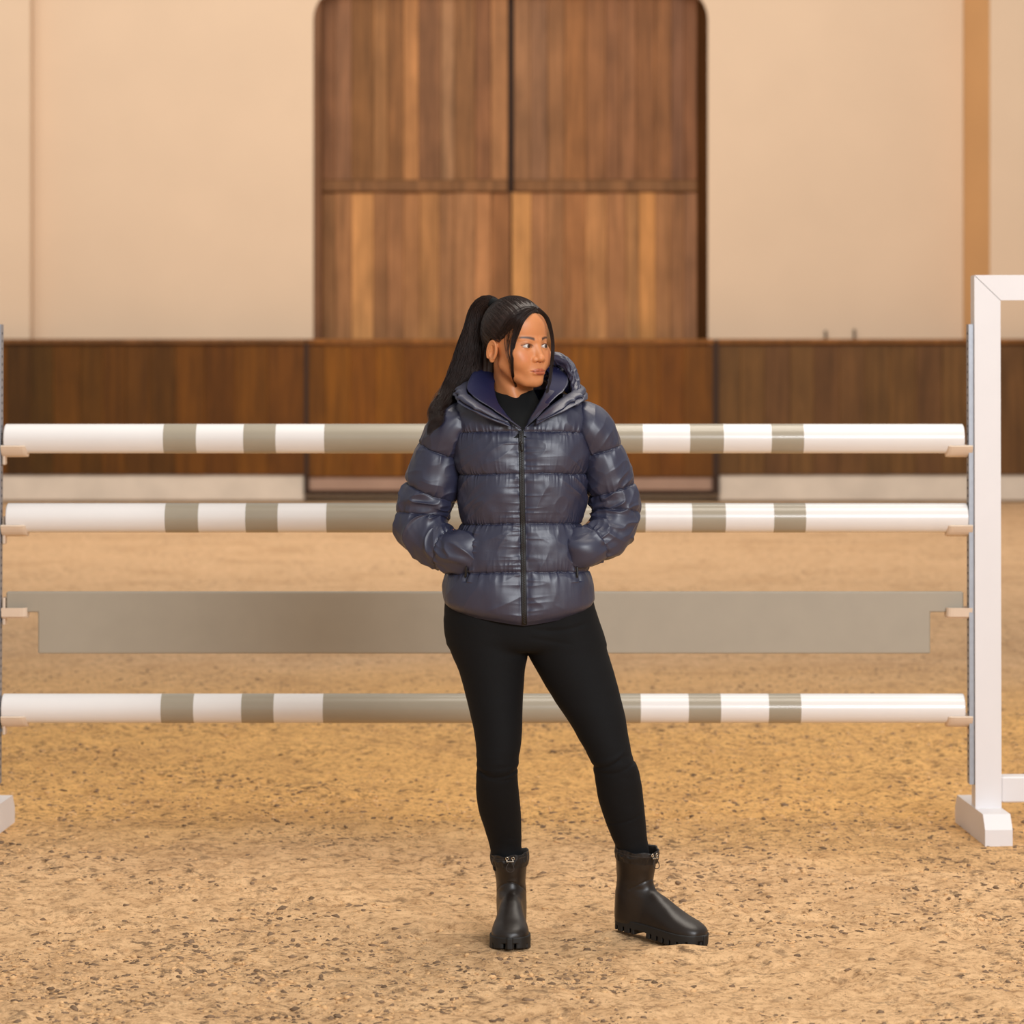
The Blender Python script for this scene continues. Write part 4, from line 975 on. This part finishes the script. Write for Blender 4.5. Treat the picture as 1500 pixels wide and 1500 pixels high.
# ---- zip: tape, teeth, slider, hem end
zr = np.arange(629, 889, 1.0)
def zfront(px_, py):
    p = torso_front(px_, py)
    p[2] -= 0
    return p
zc = np.array([zfront(zip_px(y), y) for y in zr]); 
for _ in range(25): zc[1:-1] = (zc[:-2]+zc[1:-1]+zc[2:])/3
zc[:, 1] -= .0035
def strip(c, w_, th, name, mat, parent):
    V = []
    for p in c: V += [p+[-w_, 0, 0], p+[-w_*.8, -th, 0], p+[w_*.8, -th, 0], p+[w_, 0, 0]]
    Fc = [tuple(int(q) for q in f) for f in grid_faces(4, len(c), True)]
    return part(name, V, Fc, mat, parent, smooth=False)
tape = strip(zc, .0068, .002, 'zip_tape', M['zip'], jk)
V = []; Fc = []; kz = 0
zz = zc[0, 2]-.006
while zz > zc[-1, 2]+.004:
    i = int(np.argmin(np.abs(zc[:, 2]-zz))); p = zc[i]; sx = -1 if kz % 2 else 1
    x0, x1 = p[0]-sx*.0006, p[0]+sx*.0030; y0, y1 = p[1]-.0042, p[1]-.001; b0 = len(V)
    x0, x1 = min(x0, x1), max(x0, x1); h_ = .0011
    V += [(x0,y0,zz-h_),(x1,y0,zz-h_),(x1,y1,zz-h_),(x0,y1,zz-h_),(x0,y0,zz+h_),(x1,y0,zz+h_),(x1,y1,zz+h_),(x0,y1,zz+h_)]
    Fc += [tuple(b0+i_ for i_ in f) for f in [(0,3,2,1),(4,5,6,7),(0,1,5,4),(1,2,6,5),(2,3,7,6),(3,0,4,7)]]
    zz -= .0030; kz += 1
o = part('zip_teeth', V, Fc, M['zip_teeth'], jk, smooth=False); tag(o, kind='stuff')
def bar(a, b, r0, r1, name, mat, parent, n=10, fl=1.0):
    P = np.array([a+(b-a)*t for t in np.linspace(0, 1, 8)]); th = np.arange(n)*2*np.pi/n; V = []
    for i, p in enumerate(P):
        t = i/7; r = (r0+(r1-r0)*t)*math.sqrt(max(1-(2*t-1)**6, .05)); V += [p+np.array([r*math.cos(q), r*fl*math.sin(q), 0]) for q in th]
    return part(name, V, [tuple(f) for f in grid_faces(n, 8, True)]+[tuple(range(n)), tuple(range(7*n, 8*n))], mat, parent)
p0 = zc[18]+[0, -.004, 0]; bar(p0+[0, 0, .006], p0-[0, .001, .008], .0045, .004, 'zip_slider', M['zip_teeth'], jk, fl=.6)
bar(p0+[.001, -.004, .002], p0+[.002, -.004, -.022], .0028, .0036, 'zip_puller', M['zip'], jk, fl=.5)
for px_, x2 in ((684, 682), (845.5, 846)):
    a = torso_front(px_+(-1 if px_ < 700 else 0), 824, .012); b = torso_front(x2, 842, .006); b[2] = a[2]-.032
    bar(a, b, .0022, .0034, 'pocket_zip_puller', M['zip'], jk, fl=.6)
# ---- knitted top in the collar
m_ = 40; n = 72; rows = []
for t in np.linspace(0, 1, m_):
    c = W(750+6*t, 566+73*t, .028-.03*t); rx = .053+.060*t**1.1; ry = .055+.072*t**.8
    th = np.arange(n)*2*np.pi/n
    tilt = .022*(1-t)                       # neckline dips in front
    rows.append(np.stack([c[0]+rx*np.sin(th), c[1]-ry*np.cos(th), c[2]-tilt*np.cos(th)+.0012*np.sin(th*9)*t], -1))
rows = [rows[0]+np.array([0, 0, -.004])-(rows[0]-rows[0].mean(0))*.06]+rows
part('knit_top', np.array(rows), grid_faces(n, m_+1, True), M['knit'])
# ---- boots
def boot(yaw, org, sc_, prof, pitch, shaft, tog):
    """org: world point under the heel; local: foot towards -y, metres"""
    cy_, sy_ = math.cos(yaw), math.sin(yaw); cp, sp = math.cos(pitch), math.sin(pitch)
    def to_w(P):
        P = np.asarray(P, float); x, y, z = P[..., 0], P[..., 1], P[..., 2]
        y2 = y*cp-z*sp; z2 = y*sp+z*cp
        return np.stack([x*cy_-y2*sy_+org[0], x*sy_+y2*cy_+org[1], z2+org[2]], -1)
    (s0x, s0y, s0z, ra0, rb0), (s1x, s1y, s1z, ra1, rb1) = shaft     # ankle and rim of the shaft
    zs = .030
    def outline(y):       # half width of the sole plan and centre offset
        t = -y; return pinterp(t, [-.045, -.03, 0, .06, .12, .17, .205, .232, .243], [.012, .028, .034, .035, .043, .051, .047, .030, .005])
    def top(y):           # height of the foot's upper over the ground
        return pinterp(-y, [-.05, 0, .05, .09, .13, .17, .21, .235, .245], [.13, .135, .125, .112, .092, .074, .062, .05, .035])
    def f_up(p):
        x, y, z = p
        w_ = np.interp(y, YT, outline(YT)); h_ = np.interp(y, YT, top(YT))
        zc_ = zs; k = (np.abs(x)/(w_*.97+1e-4))**2.6+(np.maximum(z-zc_, 0)/(h_-zc_+1e-4))**2.6
        d = (k**(1/2.6)-1)*np.minimum(w_, h_-zc_)*.8
        d = smax(d, zs-.006-z, .004); d = smax(d, -y-.242, .008); d = smax(d, y-.044, .012)
        t = (z-s0z)/(s1z-s0z); tc = np.clip(t, -.6, 1.02)
        cx_, cyy = s0x+(s1x-s0x)*tc, s0y+(s1y-s0y)*tc; ra, rb = ra0+(ra1-ra0)*tc, rb0+(rb1-rb0)*tc
        wst = 1-.09*np.exp(-((z-.135)/.035)**2); ra = ra*wst; rb = rb*wst
        ks = np.sqrt(((x-cx_)/ra)**2+((y-cyy)/rb)**2); ds_ = (ks-1)*np.minimum(ra, rb)
        ds_ = smax(ds_, z-s1z+.028, .003); ds_ = smax(ds_, .03-z, .01)
        d = smin(d, ds_, .022)
        # shaft folds and the instep panel seam
        d = d+.0016*fbm(x*14, y*14, z*34, 3)*sstep(.07, .11, z)
        sm_ = z-(.148-.9*np.maximum(0, (y+.02)*-1)*0-4.5*(x*x))+0.55*(y+.055)
        d = d+.0014*np.exp(-(sm_/.0018)**2)*(y < -.01)
        return d
    YT = np.linspace(-.26, .06, 300)
    V, Q = surface_nets(f_up, (-.065, -.25, .018), (.065, .085, s1z), .0030, 2)
    root_ = part('boot', to_w(V), Q, M['rubber'])
    # sole with lugs and a separate heel block
    def f_sole(p):
        x, y, z = p; w_ = np.interp(y, YT, outline(YT))+.003
        d = np.abs(x)-w_; d = smax(d, -y-.249, .004); d = smax(d, y-.049, .006)
        lift = .006*sstep(.19, .245, -y); base = d
        d = smax(base, z-zs-.004-lift*.3, .002); d = np.maximum(d, .014+lift-z)
        lug = np.maximum(base, z-.02); lug = np.maximum(lug, lift-z)
        gro = np.maximum(.0042-np.abs((np.abs(y) % .024)-.012)-.0, -(np.abs(x)-w_*.45))
        heel = (y > -.035)
        cutm = np.maximum((np.abs(((y+.3) % .024)-.012)-.0038)*-1, 0)
        slot = np.abs(((y+.3) % .024)-.012)-.0032
        lug = np.maximum(lug, -np.maximum(slot, -(np.abs(x)-w_*.5)))
        arch = np.maximum(np.abs(y+.058)-.022, z-.013); lug = np.maximum(lug, -arch)
        slot2 = np.maximum(np.abs(np.abs(x)-.012)-.0022, -(y+.19)*-1); lug = np.maximum(lug, -np.where(y < -.19, np.abs(np.abs(x)-.014)-.0024, 1))
        return np.minimum(d, lug)
    V, Q = surface_nets(f_sole, (-.065, -.262, -.006), (.065, .062, .045), .0022, 1)
    part('sole', to_w(V), Q, M['sole'], root_)
    # gathered nylon band with drawcord
    nb, mb = 120, 26; V = []
    for j, t in enumerate(np.linspace(0, 1, mb)):
        z = s1z-.036+.036*t; tc = (z-s0z)/(s1z-s0z); th = np.arange(nb)*2*np.pi/nb
        fold = .0038*(ridge(vnoise(np.cos(th)*5+org[0]*9, np.sin(th)*5, t*1.5+tc))-.3)+.0022*math.sin(t*math.pi)
        ra, rb = ra0+(ra1-ra0)*tc+.001+fold, rb0+(rb1-rb0)*tc+.001+fold
        zz_ = z-.012*(1-0)*np.cos(th)*t*.0+.004*t*np.sin(th*1+.6)+.002*np.sin(th*7)*t-.004*t*np.cos(th)
        V.append(np.stack([s0x+(s1x-s0x)*tc+ra*np.sin(th), s0y+(s1y-s0y)*tc-rb*np.cos(th), zz_], -1))
    last = V[-1]; cc = last.mean(0); V.append(cc+(last-cc)*.94+[0, 0, -.003]); V.append(cc+(last-cc)*.92+[0, 0, -.022])
    part('gathered_band', to_w(np.array(V)), grid_faces(nb, len(V), True), M['gaiter'], root_)
    th = np.linspace(0, 2*np.pi, 60); tc = (s1z-.010-s0z)/(s1z-s0z)
    ra, rb = ra1+.0025, rb1+.0025
    ringp = np.stack([s1x+ra*np.sin(th), s1y-rb*np.cos(th), s1z-.010+.004*np.sin(th+.6)-.004*np.cos(th)], -1)
    V, Fq = tubes(to_w(ringp)[None], np.full((1, 60), .0016), 6); part('drawcord', V, Fq, M['cord'], root_)
    # cord lock: two rings joined by a short barrel
    a0 = tog; base = np.array([s1x+ra*math.sin(a0), s1y-rb*math.cos(a0), s1z-.012])
    tang = np.array([math.cos(a0), math.sin(a0), 0]); outw = np.array([math.sin(a0), -math.cos(a0), 0])
    for k, dxx in ((0, -.008), (1, .008)):
        c = base+tang*dxx+outw*.004+np.array([0, 0, .004]); q = np.linspace(0, 2*np.pi, 20)
        P_ = c+np.outer(np.cos(q), tang)*.0034+np.outer(np.sin(q), [0, 0, 1])*.0042
        V, Fq = tubes(to_w(P_)[None], np.full((1, 20), .0012), 6); part('eyelet', V, Fq, M['chrome'], root_)
    P_ = np.array([base+tang*t+outw*.006+np.array([0, 0, -.004-.0*t]) for t in np.linspace(-.010, .010, 8)])
    V, Fq = tubes(to_w(P_)[None], np.full((1, 8), .0024), 8); part('cord_lock', V, Fq, M['chrome'], root_)
    q = np.linspace(0, 1, 30); P_ = base+np.outer(.006+.010*np.sin(q*np.pi), outw)+np.outer((.010*np.sin(q*2*np.pi)), tang)+np.outer(-.030*np.sin(q*np.pi), [0, 0, 1])
    V, Fq = tubes(to_w(P_)[None], np.full((1, 30), .0012), 6); part('cord_loop', V, Fq, M['cord'], root_)
    return root_
# her right boot points at the camera, her left boot is turned outwards
boot(math.radians(-1), (wx(749, 8.26), 8.262, .0), 1, None, 0.0, ((.0, .005, .10, .039, .052), (.001-.006, .0, .222, .049, .062)), 0.05)
boot(math.radians(50), (wx(925, 8.20)-.0, 8.215, .019), 1, None, math.radians(4.5), ((.0, .0, .10, .041, .050), (-.004, -.006, .226, .050, .060)), -.15)
